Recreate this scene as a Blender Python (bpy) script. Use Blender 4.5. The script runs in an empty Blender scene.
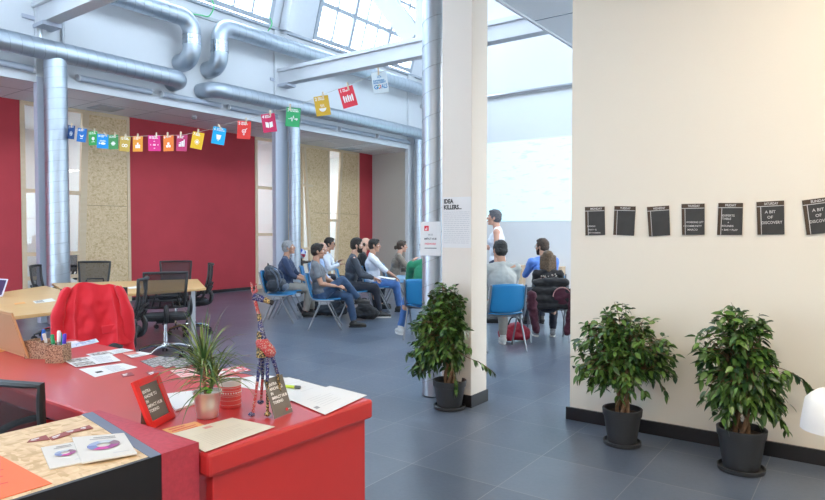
import bpy, bmesh, math, random
import numpy as np
from mathutils import Vector, Matrix, Euler, noise
PI = math.pi
R = math.radians
rnd = random.Random(7)
scene = bpy.context.scene
COL = scene.collection

# ------------------------------------------------------------------ camera
CAM = Vector((0, 0, 1.45)); F = 628.0
PIT = math.atan(18 / 628.0); YAW = R(36)
cd = bpy.data.cameras.new('camera'); cam = bpy.data.objects.new('camera', cd); COL.objects.link(cam)
cam.location = CAM; cam.rotation_euler = (PI / 2 - PIT, 0, YAW)
cd.lens = F / 825 * 36; cd.sensor_width = 36; cd.clip_start = .05
scene.camera = cam

def ray(px, py):
    a = (px - 412.5) / F; b = (250 - py) / F
    fh = math.cos(PIT) + b * math.sin(PIT); up = -math.sin(PIT) + b * math.cos(PIT)
    return Vector((-math.sin(YAW) * fh + math.cos(YAW) * a, math.cos(YAW) * fh + math.sin(YAW) * a, up))
def onz(px, py, h=0.): d = ray(px, py); return CAM + d * ((h - 1.45) / d.z)     # point of a level surface
def onx(px, py, v): d = ray(px, py); return CAM + d * (v / d.x)
def ony(px, py, v): d = ray(px, py); return CAM + d * (v / d.y)

# ------------------------------------------------------------------ materials
MATS = {}
def mat(name, col=(.8, .8, .8), rough=.5, metal=0., spec=.5, noise_amt=0., noise_scale=8., col2=None, bump=0., bump_scale=60., emit=0., alpha=1., sheen=0., coat=0.):
    if name in MATS: return MATS[name]
    m = bpy.data.materials.new(name); m.use_nodes = True; nt = m.node_tree; N = nt.nodes; L = nt.links
    b = N['Principled BSDF']
    b.inputs['Base Color'].default_value = (*col, 1); b.inputs['Roughness'].default_value = rough
    b.inputs['Metallic'].default_value = metal; b.inputs['Specular IOR Level'].default_value = spec
    if sheen: b.inputs['Sheen Weight'].default_value = sheen
    if coat: b.inputs['Coat Weight'].default_value = coat; b.inputs['Coat Roughness'].default_value = .15
    if emit: b.inputs['Emission Color'].default_value = (*col, 1); b.inputs['Emission Strength'].default_value = emit
    if alpha < 1: b.inputs['Alpha'].default_value = alpha
    tc = N.new('ShaderNodeTexCoord')
    if noise_amt or col2:
        n = N.new('ShaderNodeTexNoise'); n.inputs['Scale'].default_value = noise_scale; n.inputs['Detail'].default_value = 4
        L.new(tc.outputs['Object'], n.inputs['Vector'])
        mx = N.new('ShaderNodeMix'); mx.data_type = 'RGBA'
        c2 = col2 or tuple(max(0, c * (1 - noise_amt)) for c in col)
        mx.inputs['A'].default_value = (*col, 1); mx.inputs['B'].default_value = (*c2, 1)
        rp = N.new('ShaderNodeMapRange'); rp.inputs['From Min'].default_value = .35; rp.inputs['From Max'].default_value = .65
        L.new(n.outputs['Fac'], rp.inputs['Value']); L.new(rp.outputs['Result'], mx.inputs['Factor'])
        L.new(mx.outputs['Result'], b.inputs['Base Color'])
    if bump:
        n2 = N.new('ShaderNodeTexNoise'); n2.inputs['Scale'].default_value = bump_scale; n2.inputs['Detail'].default_value = 3
        L.new(tc.outputs['Object'], n2.inputs['Vector'])
        bp = N.new('ShaderNodeBump'); bp.inputs['Strength'].default_value = bump; bp.inputs['Distance'].default_value = .01
        L.new(n2.outputs['Fac'], bp.inputs['Height']); L.new(bp.outputs['Normal'], b.inputs['Normal'])
    MATS[name] = m
    return m

def glass_mat():
    m = bpy.data.materials.new('window glass'); m.use_nodes = True; nt = m.node_tree; N = nt.nodes; L = nt.links
    N.remove(N['Principled BSDF']); out = N['Material Output']
    t = N.new('ShaderNodeBsdfTransparent'); t.inputs['Color'].default_value = (.94, .97, .97, 1)
    g = N.new('ShaderNodeBsdfGlossy'); g.inputs['Roughness'].default_value = .02
    lw = N.new('ShaderNodeLayerWeight'); pw = N.new('ShaderNodeMath'); pw.operation = 'POWER'; pw.inputs[1].default_value = 4; L.new(lw.outputs['Facing'], pw.inputs[0])
    f = N.new('ShaderNodeMath'); f.operation = 'MULTIPLY_ADD'; f.inputs[1].default_value = .6; f.inputs[2].default_value = .03; L.new(pw.outputs[0], f.inputs[0])
    mx = N.new('ShaderNodeMixShader'); L.new(f.outputs[0], mx.inputs[0]); L.new(t.outputs[0], mx.inputs[1]); L.new(g.outputs[0], mx.inputs[2])
    L.new(mx.outputs[0], out.inputs[0]); return m
GLASS = glass_mat()

def mesh_fabric(name, col, open_):
    m = bpy.data.materials.new(name); m.use_nodes = True; nt = m.node_tree; N = nt.nodes; L = nt.links
    b = N['Principled BSDF']; out = N['Material Output']
    b.inputs['Base Color'].default_value = (*col, 1); b.inputs['Roughness'].default_value = .7
    t = N.new('ShaderNodeBsdfTransparent'); mx = N.new('ShaderNodeMixShader'); mx.inputs[0].default_value = open_
    L.new(b.outputs[0], mx.inputs[1]); L.new(t.outputs[0], mx.inputs[2]); L.new(mx.outputs[0], out.inputs[0]); return m

def floor_mat():
    m = bpy.data.materials.new('slate floor tiles'); m.use_nodes = True; nt = m.node_tree; N = nt.nodes; L = nt.links
    b = N['Principled BSDF']
    g = N.new('ShaderNodeNewGeometry'); sp = N.new('ShaderNodeSeparateXYZ'); L.new(g.outputs['Position'], sp.inputs[0])
    def line(o, off):
        a = N.new('ShaderNodeMath'); a.operation = 'ADD'; a.inputs[1].default_value = off; L.new(o, a.inputs[0])
        f = N.new('ShaderNodeMath'); f.operation = 'PINGPONG'; f.inputs[1].default_value = .3; L.new(a.outputs[0], f.inputs[0])
        c = N.new('ShaderNodeMath'); c.operation = 'LESS_THAN'; c.inputs[1].default_value = .0022; L.new(f.outputs[0], c.inputs[0]); return c
    lx = line(sp.outputs['X'], 60 + 1.69); ly = line(sp.outputs['Y'], 60 - 3.75 + 3.6 + .0)
    mx = N.new('ShaderNodeMath'); mx.operation = 'MAXIMUM'; L.new(lx.outputs[0], mx.inputs[0]); L.new(ly.outputs[0], mx.inputs[1])
    def flo(o, off):
        a = N.new('ShaderNodeMath'); a.operation = 'ADD'; a.inputs[1].default_value = off; L.new(o, a.inputs[0])
        d = N.new('ShaderNodeMath'); d.operation = 'DIVIDE'; d.inputs[1].default_value = .6; L.new(a.outputs[0], d.inputs[0])
        f = N.new('ShaderNodeMath'); f.operation = 'FLOOR'; L.new(d.outputs[0], f.inputs[0]); return f
    cb = N.new('ShaderNodeCombineXYZ'); L.new(flo(sp.outputs['X'], 61.69).outputs[0], cb.inputs[0]); L.new(flo(sp.outputs['Y'], 59.85).outputs[0], cb.inputs[1])
    wn = N.new('ShaderNodeTexWhiteNoise'); L.new(cb.outputs[0], wn.inputs['Vector'])
    ns = N.new('ShaderNodeTexNoise'); ns.inputs['Scale'].default_value = 1.3; ns.inputs['Detail'].default_value = 6; L.new(g.outputs['Position'], ns.inputs['Vector'])
    ad = N.new('ShaderNodeMath'); ad.operation = 'MULTIPLY_ADD'; ad.inputs[1].default_value = .35; L.new(wn.outputs['Value'], ad.inputs[0]); L.new(ns.outputs['Fac'], ad.inputs[2])
    cr = N.new('ShaderNodeMapRange'); cr.inputs['From Min'].default_value = .3; cr.inputs['From Max'].default_value = 1.0; L.new(ad.outputs[0], cr.inputs['Value'])
    c1 = N.new('ShaderNodeMix'); c1.data_type = 'RGBA'; c1.inputs['A'].default_value = FLOOR_A; c1.inputs['B'].default_value = FLOOR_B
    L.new(cr.outputs['Result'], c1.inputs['Factor'])
    c2 = N.new('ShaderNodeMix'); c2.data_type = 'RGBA'; L.new(mx.outputs[0], c2.inputs['Factor']); L.new(c1.outputs['Result'], c2.inputs['A']); c2.inputs['B'].default_value = (.24, .25, .26, 1)
    L.new(c2.outputs['Result'], b.inputs['Base Color'])
    n3 = N.new('ShaderNodeTexNoise'); n3.inputs['Scale'].default_value = 40; n3.inputs['Detail'].default_value = 5; L.new(g.outputs['Position'], n3.inputs['Vector'])
    rr = N.new('ShaderNodeMapRange'); rr.inputs['To Min'].default_value = .24; rr.inputs['To Max'].default_value = .40; L.new(n3.outputs['Fac'], rr.inputs['Value']); L.new(rr.outputs['Result'], b.inputs['Roughness'])
    bp = N.new('ShaderNodeBump'); bp.inputs['Strength'].default_value = .12; bp.inputs['Distance'].default_value = .004; L.new(n3.outputs['Fac'], bp.inputs['Height']); L.new(bp.outputs['Normal'], b.inputs['Normal'])
    return m
FLOOR_A = (.070, .090, .128, 1); FLOOR_B = (.135, .165, .215, 1)

def osb_mat(name='oriented strand board'):
    m = bpy.data.materials.new(name); m.use_nodes = True; nt = m.node_tree; N = nt.nodes; L = nt.links
    b = N['Principled BSDF']; b.inputs['Roughness'].default_value = .55
    tc = N.new('ShaderNodeTexCoord')
    prev = None
    for k, (rot, sc) in enumerate((((.3, .5, .2), (70, 24, 34)), ((1.1, .2, 1.3), (26, 75, 50)))):
        mp = N.new('ShaderNodeMapping'); mp.inputs['Rotation'].default_value = rot; mp.inputs['Scale'].default_value = sc
        L.new(tc.outputs['Object'], mp.inputs['Vector'])
        v = N.new('ShaderNodeTexVoronoi'); v.inputs['Scale'].default_value = 1.0; L.new(mp.outputs[0], v.inputs['Vector'])
        s = N.new('ShaderNodeSeparateColor'); L.new(v.outputs['Color'], s.inputs[0])
        if prev is None: prev = s.outputs[0]
        else:
            a = N.new('ShaderNodeMath'); a.operation = 'MULTIPLY'; L.new(prev, a.inputs[0]); L.new(s.outputs[0], a.inputs[1]); prev = a.outputs[0]
    cr = N.new('ShaderNodeValToRGB'); L.new(prev, cr.inputs[0]); e = cr.color_ramp.elements
    e[0].position = 0; e[0].color = (.56, .37, .18, 1); e[1].position = 1; e[1].color = (.82, .63, .40, 1)
    k = e.new(.06); k.color = (.68, .48, .27, 1); k = e.new(.4); k.color = (.76, .56, .34, 1)
    L.new(cr.outputs[0], b.inputs['Base Color']); return m

def wood_mat(name, a, b_, rough=.45, scale=3.):
    m = bpy.data.materials.new(name); m.use_nodes = True; nt = m.node_tree; N = nt.nodes; L = nt.links
    b = N['Principled BSDF']; b.inputs['Roughness'].default_value = rough
    tc = N.new('ShaderNodeTexCoord'); mp = N.new('ShaderNodeMapping'); mp.inputs['Scale'].default_value = (scale * 7, scale * .5, scale * 7); L.new(tc.outputs['Object'], mp.inputs['Vector'])
    n = N.new('ShaderNodeTexNoise'); n.inputs['Detail'].default_value = 8; n.inputs['Scale'].default_value = 1; L.new(mp.outputs[0], n.inputs['Vector'])
    mx = N.new('ShaderNodeMix'); mx.data_type = 'RGBA'; mx.inputs['A'].default_value = (*a, 1); mx.inputs['B'].default_value = (*b_, 1)
    L.new(n.outputs['Fac'], mx.inputs['Factor']); L.new(mx.outputs['Result'], b.inputs['Base Color']); return m

def duct_mat(name, rough=.3):
    m = bpy.data.materials.new(name); m.use_nodes = True; nt = m.node_tree; N = nt.nodes; L = nt.links
    b = N['Principled BSDF']; b.inputs['Metallic'].default_value = .9
    tc = N.new('ShaderNodeTexCoord'); v = N.new('ShaderNodeTexNoise'); v.inputs['Scale'].default_value = 6; v.inputs['Detail'].default_value = 5; L.new(tc.outputs['Object'], v.inputs['Vector'])
    mx = N.new('ShaderNodeMix'); mx.data_type = 'RGBA'; mx.inputs['A'].default_value = (.42, .47, .53, 1); mx.inputs['B'].default_value = (.56, .61, .67, 1)
    L.new(v.outputs['Fac'], mx.inputs['Factor']); L.new(mx.outputs['Result'], b.inputs['Base Color'])
    r = N.new('ShaderNodeMapRange'); r.inputs['To Min'].default_value = rough - .06; r.inputs['To Max'].default_value = rough + .14; L.new(v.outputs['Fac'], r.inputs['Value']); L.new(r.outputs['Result'], b.inputs['Roughness'])
    return m

def leaf_mat(name, dark, light):
    m = bpy.data.materials.new(name); m.use_nodes = True; nt = m.node_tree; N = nt.nodes; L = nt.links
    b = N['Principled BSDF']; b.inputs['Roughness'].default_value = .38
    g = N.new('ShaderNodeNewGeometry'); cr = N.new('ShaderNodeValToRGB'); e = cr.color_ramp.elements
    e[0].color = (*dark, 1); e[1].color = (*light, 1); e[0].position = .25
    L.new(g.outputs['Random Per Island'], cr.inputs[0]); L.new(cr.outputs[0], b.inputs['Base Color'])
    return m

def speckle_mat(name, cols, scale, rough=.6):
    m = bpy.data.materials.new(name); m.use_nodes = True; nt = m.node_tree; N = nt.nodes; L = nt.links
    b = N['Principled BSDF']; b.inputs['Roughness'].default_value = rough
    tc = N.new('ShaderNodeTexCoord'); v = N.new('ShaderNodeTexVoronoi'); v.inputs['Scale'].default_value = scale; L.new(tc.outputs['Object'], v.inputs['Vector'])
    s = N.new('ShaderNodeSeparateColor'); L.new(v.outputs['Color'], s.inputs[0])
    cr = N.new('ShaderNodeValToRGB'); cr.color_ramp.interpolation = 'CONSTANT'; e = cr.color_ramp.elements
    while len(e) < len(cols): e.new(.5)
    for i, c in enumerate(cols): e[i].position = i / len(cols); e[i].color = (*c, 1)
    L.new(s.outputs[0], cr.inputs[0]); L.new(cr.outputs[0], b.inputs['Base Color']); return m

# ------------------------------------------------------------------ mesh builder
class MB:
    def __init__(s): s.v = []; s.f = []
    def add(s, vs, fs):
        o = len(s.v); s.v += [tuple(v) for v in vs]; s.f += [tuple(i + o for i in f) for f in fs]; return s
    def box(s, x0, x1, y0, y1, z0, z1, M=None):
        vs = [Vector((x, y, z)) for z in (z0, z1) for x, y in ((x0, y0), (x1, y0), (x1, y1), (x0, y1))]
        if M: vs = [M @ v for v in vs]
        return s.add(vs, [(3, 2, 1, 0), (4, 5, 6, 7), (0, 1, 5, 4), (1, 2, 6, 5), (2, 3, 7, 6), (3, 0, 4, 7)])
    def prism(s, pts, h0, h1, M=None):       # polygon in xy extruded in z
        n = len(pts); a = sum(pts[i][0] * pts[(i + 1) % n][1] - pts[(i + 1) % n][0] * pts[i][1] for i in range(n))
        if a < 0: pts = list(pts)[::-1]
        vs = [Vector((p[0], p[1], h0)) for p in pts] + [Vector((p[0], p[1], h1)) for p in pts]
        if M: vs = [M @ v for v in vs]
        return s.add(vs, [tuple(range(n))[::-1], tuple(range(n, 2 * n))] + [(i, (i + 1) % n, n + (i + 1) % n, n + i) for i in range(n)])
    def tube(s, path, r, n=10, cap=True, closed=False, flat=1.0):
        path = [Vector(p) for p in path]; k = len(path)
        rs = r if isinstance(r, (list, tuple)) else [r] * k
        rings = []; up = None
        for i, p in enumerate(path):
            if closed: t = (path[(i + 1) % k] - path[i - 1])
            else: t = (path[min(i + 1, k - 1)] - path[max(i - 1, 0)])
            t.normalize()
            if up is None:
                up = Vector((0, 0, 1)) if abs(t.z) < .9 else Vector((0, 1, 0))
            u = (up - t * up.dot(t)); 
            if u.length < 1e-4: u = t.orthogonal()
            u.normalize(); w = t.cross(u); up = u
            rings.append([p + (u * math.cos(a) * flat + w * math.sin(a)) * rs[i] for a in (2 * PI * j / n for j in range(n))])
        vs = [v for rg in rings for v in rg]; fs = []
        for i in range(k if closed else k - 1):
            i2 = (i + 1) % k
            for j in range(n):
                fs.append((i * n + j, i * n + (j + 1) % n, i2 * n + (j + 1) % n, i2 * n + j))
        if cap and not closed: fs += [tuple(range(n))[::-1], tuple(range((k - 1) * n, k * n))]
        return s.add(vs, fs)
    def lathe(s, prof, n=24, c=(0, 0, 0), M=None, close=True):
        vs = []; fs = []; k = len(prof)
        for r, z in prof:
            for j in range(n):
                a = 2 * PI * j / n; vs.append(Vector((c[0] + r * math.cos(a), c[1] + r * math.sin(a), c[2] + z)))
        for i in range(k - 1):
            for j in range(n): fs.append((i * n + j, i * n + (j + 1) % n, (i + 1) * n + (j + 1) % n, (i + 1) * n + j))
        if close: fs += [tuple(range(n))[::-1], tuple(range((k - 1) * n, k * n))]
        if M: vs = [M @ v for v in vs]
        return s.add(vs, fs)
    def ell(s, c, r, n=14, m=9, M=None):
        vs = []; fs = []; c = Vector(c)
        for i in range(m + 1):
            ph = -PI / 2 + PI * i / m
            for j in range(n):
                a = 2 * PI * j / n; vs.append(Vector((r[0] * math.cos(ph) * math.cos(a), r[1] * math.cos(ph) * math.sin(a), r[2] * math.sin(ph))))
        for i in range(m):
            for j in range(n): fs.append((i * n + j, i * n + (j + 1) % n, (i + 1) * n + (j + 1) % n, (i + 1) * n + j))
        if M: vs = [M @ v for v in vs]
        return s.add([v + c for v in vs], fs)
    def cap(s, a, b, ra, rb, n=12):          # tapered capsule
        a = Vector(a); b = Vector(b); t = (b - a); L = t.length; t.normalize(); u = t.orthogonal().normalized(); w = t.cross(u)
        rings = [(-ra * .98, ra * .2), (-ra * .7, ra * .71), (0, ra), (L, rb), (L + rb * .7, rb * .71), (L + rb * .98, rb * .2)]
        vs = [a + t * d + (u * math.cos(q) + w * math.sin(q)) * r for d, r in rings for q in (2 * PI * j / n for j in range(n))]
        fs = [(i * n + j, i * n + (j + 1) % n, (i + 1) * n + (j + 1) % n, (i + 1) * n + j) for i in range(5) for j in range(n)]
        fs += [tuple(range(n))[::-1], tuple(range(5 * n, 6 * n))]
        return s.add(vs, fs)
    def mesh(s, name):
        me = bpy.data.meshes.new(name); me.from_pydata([tuple(v) for v in s.v], [], s.f); me.update()
        return me
    def build(s, name, m, parent=None, smooth=False, bevel=0., world=False, seg=2, weld=False, flat_angle=40):
        me = s.mesh(name)
        if weld or bevel:
            bm = bmesh.new(); bm.from_mesh(me); bmesh.ops.remove_doubles(bm, verts=bm.verts, dist=1e-5)
            bmesh.ops.recalc_face_normals(bm, faces=bm.faces); bm.to_mesh(me); bm.free()
        me.materials.append(m)
        if smooth:
            me.polygons.foreach_set('use_smooth', [True] * len(me.polygons))
            try: me.set_sharp_from_angle(angle=R(flat_angle))
            except Exception: pass
        o = bpy.data.objects.new(name, me); COL.objects.link(o)
        if parent is not None:
            o.parent = parent
            if world: o.matrix_parent_inverse = parent.matrix_basis.inverted()
        if bevel:
            bv = o.modifiers.new('bevel', 'BEVEL'); bv.width = bevel; bv.segments = seg; bv.limit_method = 'ANGLE'; bv.angle_limit = R(40)
        return o

def tag(o, label=None, cat=None, group=None, kind=None):
    if label: o['label'] = label
    if cat: o['category'] = cat
    if group: o['group'] = group
    if kind: o['kind'] = kind
    return o
def root(name, loc, rz, label, cat, group=None, rot=None):
    o = bpy.data.objects.new(name, None); COL.objects.link(o); o.empty_display_size = .1
    o.location = loc; o.rotation_euler = rot if rot else (0, 0, rz)
    o.matrix_basis = Matrix.LocRotScale(Vector(loc), Euler(rot if rot else (0, 0, rz)), Vector((1, 1, 1)))
    return tag(o, label, cat, group)
def struct(o): o['kind'] = 'structure'; return o
def kids(o): return [c for c in COL.objects if c.parent == o]
def copy_tree(o, parent=None):
    ks = kids(o)
    c = o.copy(); COL.objects.link(c)
    if parent is not None: c.parent = parent
    for k in ks: copy_tree(k, c)
    return c
def bez(pts, n=8):
    pts = [Vector(p) for p in pts]; out = []
    P = [pts[0]] + pts + [pts[-1]]
    for i in range(1, len(P) - 2):
        for j in range(n):
            t = j / n; a, b, c, d = P[i - 1], P[i], P[i + 1], P[i + 2]
            out.append(.5 * ((2 * b) + (c - a) * t + (2 * a - 5 * b + 4 * c - d) * t * t + (3 * b - a - 3 * c + d) * t ** 3))
    out.append(pts[-1]); return out
def text_mesh(body, size, align='LEFT', bold=0., space=1.0):
    cu = bpy.data.curves.new('t', 'FONT'); cu.body = body; cu.size = size; cu.align_x = align; cu.space_line = space
    cu.extrude = 0.0; cu.offset = bold; cu.resolution_u = 2
    o = bpy.data.objects.new('t', cu); COL.objects.link(o)
    dg = bpy.context.evaluated_depsgraph_get(); me = bpy.data.meshes.new_from_object(o.evaluated_get(dg))
    bpy.data.objects.remove(o); bpy.data.curves.remove(cu)
    return me
def text(name, body, size, m, parent, M, align='LEFT', bold=0., world=False, space=1.0, squash=1.0):
    me = text_mesh(body, size, align, bold, space); me.transform(M @ Matrix.Diagonal((squash, 1, 1, 1))); me.materials.clear(); me.materials.append(m)
    o = bpy.data.objects.new(name, me); COL.objects.link(o); o.parent = parent
    if world: o.matrix_parent_inverse = parent.matrix_basis.inverted()
    return o
def frameM(o, x, y):                          # matrix whose axes are x, y and their normal, at o
    x = Vector(x).normalized(); z = x.cross(Vector(y)).normalized(); y = z.cross(x)
    return Matrix(((x.x, y.x, z.x, o[0]), (x.y, y.y, z.y, o[1]), (x.z, y.z, z.z, o[2]), (0, 0, 0, 1)))

# ------------------------------------------------------------------ palette
WHITE = mat('white plaster', (.80, .80, .80), .75, bump=.05)
COOL = mat('hall plaster', (.70, .71, .735), .75, bump=.05)
CREAM = mat('cream plaster', (.82, .765, .65), .7, bump=.05)
COLP = mat('column plaster', (.78, .72, .64), .7, bump=.05)
REDW = mat('red wall paint', (.52, .048, .062), .8, noise_amt=.08, noise_scale=2)
SOFF = mat('soffit panel', (.78, .78, .79), .8)
SOFF2 = mat('aisle ceiling panel', (.88, .90, .92), .7)
STEELP = mat('painted steel column', (.50, .52, .60), .5)
BEAM = mat('painted beam', (.68, .69, .72), .6, bump=.15, bump_scale=12)
TRIM = mat('grey window frame', (.42, .45, .50), .5)
PINE = wood_mat('pale pine', (.74, .58, .40), (.66, .48, .30), .5)
OAK = wood_mat('light oak tabletop', (.74, .47, .20), (.62, .36, .14), .38, 2)
OSB = osb_mat()
DUCT = duct_mat('galvanised duct', .38); DUCT2 = duct_mat('bright duct sleeve', .18)
SEAM = mat('duct seam', (.35, .38, .42), .4, .8)
BLACKB = mat('black baseboard', (.012, .012, .014), .4)
BLACK = mat('black plastic', (.02, .02, .022), .45)
BLACKF = mat('black fabric', (.018, .018, .02), .9, bump=.3)
MESHF = mesh_fabric('black chair mesh', (.02, .02, .024), .24)
CHROME = mat('chrome', (.8, .8, .82), .15, 1.)
CHLEG = mat('dull chair tube', (.30, .31, .33), .4, .8)
STEEL = mat('satin steel', (.55, .56, .58), .35, .9)
GREYLEG = mat('grey metal leg', (.42, .43, .45), .4, .6)
CHBLUE = mat('blue plastic seat', (.02, .23, .50), .35)
PAPER = mat('white paper', (.77, .77, .76), .7)
INK = mat('black ink', (.03, .03, .03), .7)
GINK = mat('grey ink', (.35, .35, .36), .8)
LINK = mat('light grey ink', (.60, .61, .62), .8)
DESKRED = mat('red lacquer', (.62, .035, .035), .36, noise_amt=.06, noise_scale=3, coat=.6)
RIM = mat('bright red plastic', (.75, .02, .015), .35)
CARDG = mat('grey card', (.17, .16, .14), .6)
WTXT = mat('white print', (.9, .9, .88), .6)
RTXT = mat('red print', (.7, .03, .05), .6)
LEAFM = leaf_mat('glossy green leaves', (.016, .055, .014), (.13, .25, .045))
BARK = mat('light bark', (.22, .13, .07), .8, noise_amt=.4, noise_scale=30, bump=.4)
SOIL = mat('potting soil', (.035, .02, .012), .95, bump=.8, bump_scale=90)
POT = mat('anthracite plastic pot', (.035, .038, .042), .45)
WARM_W, SKY, EXPO, ROOM_W, HALL_W = 31., 7.5, 0.57, 55., 55.
# ================================================================== THE ROOM
def box(name, m, x0, x1, y0, y1, z0, z1, bevel=0.):
    return MB().box(min(x0, x1), max(x0, x1), min(y0, y1), max(y0, y1), z0, z1).build(name, m, bevel=bevel)
FM = floor_mat()
struct(box('floor', FM, -16.2, 3.2, -6, 15.4, -.1, 0))
XL, XN, YE, ZS = -12.6, -10.7, 15.2, 3.86     # left wall, nave edge, end wall, soffit
Y0 = -6.0
# soffit over the left aisle with panel joints
sf = struct(box('ceiling_left', SOFF, XL - .2, XN, Y0, YE, ZS, ZS + .12))
mb = MB()
for k in range(18): mb.box(XL, XN, Y0 + 1.2 * k, Y0 + 1.2 * k + .008, ZS - .002, ZS + .004)
mb.box(-11.66, -11.652, Y0, YE, ZS - .002, ZS + .004)
mb.build('panel_joint', mat('joint shadow gap', (.3, .3, .32), .9), sf)
MB().box(XN - .02, XN + .05, Y0, YE, ZS - .05, ZS + .13).build('edge_trim', BEAM, sf)
# upper nave wall
struct(box('wall_upper_left', COOL, XN - .2, XN, Y0, YE, ZS + .12, 5.96))
# end walls
ew = struct(box('wall_end', WHITE, XN - .2, 3.2, YE, YE + .2, 0, 8.5))
struct(box('wall_end_aisle', mat('beige plaster', (.64, .61, .55), .8), XL - .2, XN - .2, YE, YE + .2, 0, ZS))
# glazed sloping lights both sides, bay by bay
GZ0, GZ1, LEAN = 6.0, 8.4, .33
def glazing(idx, side, ya, yb, mull):
    sgn = 1 if side == 'L' else -1
    xb = XN if side == 'L' else -2.9
    pt = lambda y, z, d=0: Vector((xb + sgn * ((z - GZ0) * LEAN / 1.1 + d * .96), y, z - d * .28))
    r = root('window_%d' % idx, pt(ya, GZ0), 0, None, None); struct(r)
    f = MB(); 
    def bar(y0, z0, y1, z1, w, d=.07):
        if abs(y1 - y0) < 1e-6:
            f.add([pt(y0 + a, z, e) for z in (z0, z1) for a, e in ((-w, 0), (w, 0), (w, d), (-w, d))], [(3, 2, 1, 0), (4, 5, 6, 7), (0, 1, 5, 4), (1, 2, 6, 5), (2, 3, 7, 6), (3, 0, 4, 7)])
        else:
            f.add([pt(y, z0 + a, e) for y in (y0, y1) for a, e in ((-w, 0), (w, 0), (w, d), (-w, d))], [(3, 2, 1, 0), (4, 5, 6, 7), (0, 1, 5, 4), (1, 2, 6, 5), (2, 3, 7, 6), (3, 0, 4, 7)])
    for y in mull: bar(y, GZ0, y, GZ1, .05, .10)
    for z in (GZ0 + .05, GZ0 + .80, GZ1 - .05): bar(ya, z, yb, z, .045, .09)
    bar(ya, GZ0 + 1.6, yb, GZ0 + 1.6, .03, .06)
    f.build('window_frame', TRIM, r, world=True)
    b = MB(); f = b
    for a, c in zip(mull[:-1], mull[1:]):
        n = max(1, round((c - a) / .5))
        for k in range(1, n): bar(a + (c - a) * k / n, GZ0, a + (c - a) * k / n, GZ1, .024, .06)
    b.build('glazing_bar', TRIM, r, world=True)
    MB().add([pt(ya, GZ0, .03), pt(yb, GZ0, .03), pt(yb, GZ1, .03), pt(ya, GZ1, .03)], [(0, 1, 2, 3)]).build('glass_pane', GLASS, r, world=True)
    # casement stays
    h = MB()
    for a, c in zip(mull[:-1], mull[1:]):
        y = (a + c) / 2 - .15
        h.tube([pt(y - .12, GZ0 + .12, .10), pt(y, GZ0 + .14, .14), pt(y + .12, GZ0 + .12, .10)], .018, 6)
    h.build('window_handle', STEEL, r, world=True)
    return r
glazing(1, 'L', 4.98, 9.35, [5.0, 6.1, 7.2, 7.9, 9.33])
glazing(2, 'L', 10.68, 14.55, [10.7, 11.88, 13.3, 14.5])
glazing(3, 'L', -5.0, 4.3, [-5, -3.5, -2, -.5, 1., 2.5, 4.3])
glazing(4, 'R', -5.0, 4.3, [-5, -3.5, -2, -.5, 1., 2.5, 4.3])
glazing(5, 'R', 4.98, 9.35, [5.0, 6.4, 7.9, 9.33])
glazing(6, 'R', 10.1, 14.55, [10.1, 11.5, 13.0, 14.5])
# sloping piers between the lights, roof above
rf = MB()
for xb, sgn in ((XN, 1), (-2.9, -1)):
    sl = LEAN / 1.1
    for a, c in ((Y0, -5.0), (4.3, 4.98), (9.35, 10.68 if sgn > 0 else 10.1), (14.55, YE + .2)):
        x0 = xb; x1 = xb + sgn * 2.4 * sl
        rf.add([(x0 - sgn * .15, a, 5.96), (x0 - sgn * .15, c, 5.96), (x1 - sgn * .15, c, 8.4), (x1 - sgn * .15, a, 8.4),
                (x0 + sgn * .06, a, 5.96), (x0 + sgn * .06, c, 5.96), (x1 + sgn * .06, c, 8.4), (x1 + sgn * .06, a, 8.4)],
               [(0, 1, 2, 3), (7, 6, 5, 4), (0, 4, 5, 1), (1, 5, 6, 2), (2, 6, 7, 3), (3, 7, 4, 0)])
struct(rf.build('wall_pier', BEAM, weld=True))
xl, xr = XN + 2.4 * LEAN / 1.1, -2.9 - 2.4 * LEAN / 1.1
struct(MB().add([(xl - .2, Y0, 8.38), (xl - .2, YE + .2, 8.38), (-6.8, YE + .2, 9.8), (-6.8, Y0, 9.8), (xr + .2, Y0, 8.38), (xr + .2, YE + .2, 8.38),
           (xl - .2, Y0, 8.58), (xl - .2, YE + .2, 8.58), (-6.8, YE + .2, 10.), (-6.8, Y0, 10.), (xr + .2, Y0, 8.58), (xr + .2, YE + .2, 8.58)],
          [(0, 1, 2, 3), (3, 2, 5, 4), (9, 8, 7, 6), (10, 11, 8, 9)]).build('roof', BEAM))
struct(MB().prism([(XN, 8.3), (-2.9, 8.3), (-6.8, 9.85)], 0, .2, Matrix(((1, 0, 0, 0), (0, 0, 1, YE), (0, 1, 0, 0), (0, 0, 0, 1)))).build('wall_gable', WHITE))
# window ledge band
struct(box('trim_1', TRIM, XN, XN + .07, Y0, YE, 5.9, 5.96))
struct(box('trim_2', mat('ledge band', (.55, .58, .6), .6), XN, XN + .03, Y0, YE, 5.66, 5.72))
# right side: aisle ceiling, upper wall
struct(box('ceiling_right', SOFF2, -3.03, 3.2, Y0, YE, 3.78, 3.9))
cj = MB()
for k in range(18): cj.box(-3.02, 3, Y0 + .45 + 1.2 * k, Y0 + .462 + 1.2 * k, 3.776, 3.782)
struct(cj.build('trim_3', mat('ceiling joint', (.2, .25, .3), .8)))
struct(box('wall_upper_right', COOL, -3.03, -2.83, Y0, YE, 3.9, 5.96))
struct(box('trim_4', BEAM, -3.06, -3.03, Y0, YE, 3.76, 3.93))
# near right wall with black baseboard
struct(box('wall_right', CREAM, -1.855, 3.2, 4.63, 4.8, 0, 3.78))
struct(box('baseboard_right', BLACKB, -1.88, 3.2, 4.61, 4.63, 0, .095))
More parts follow.
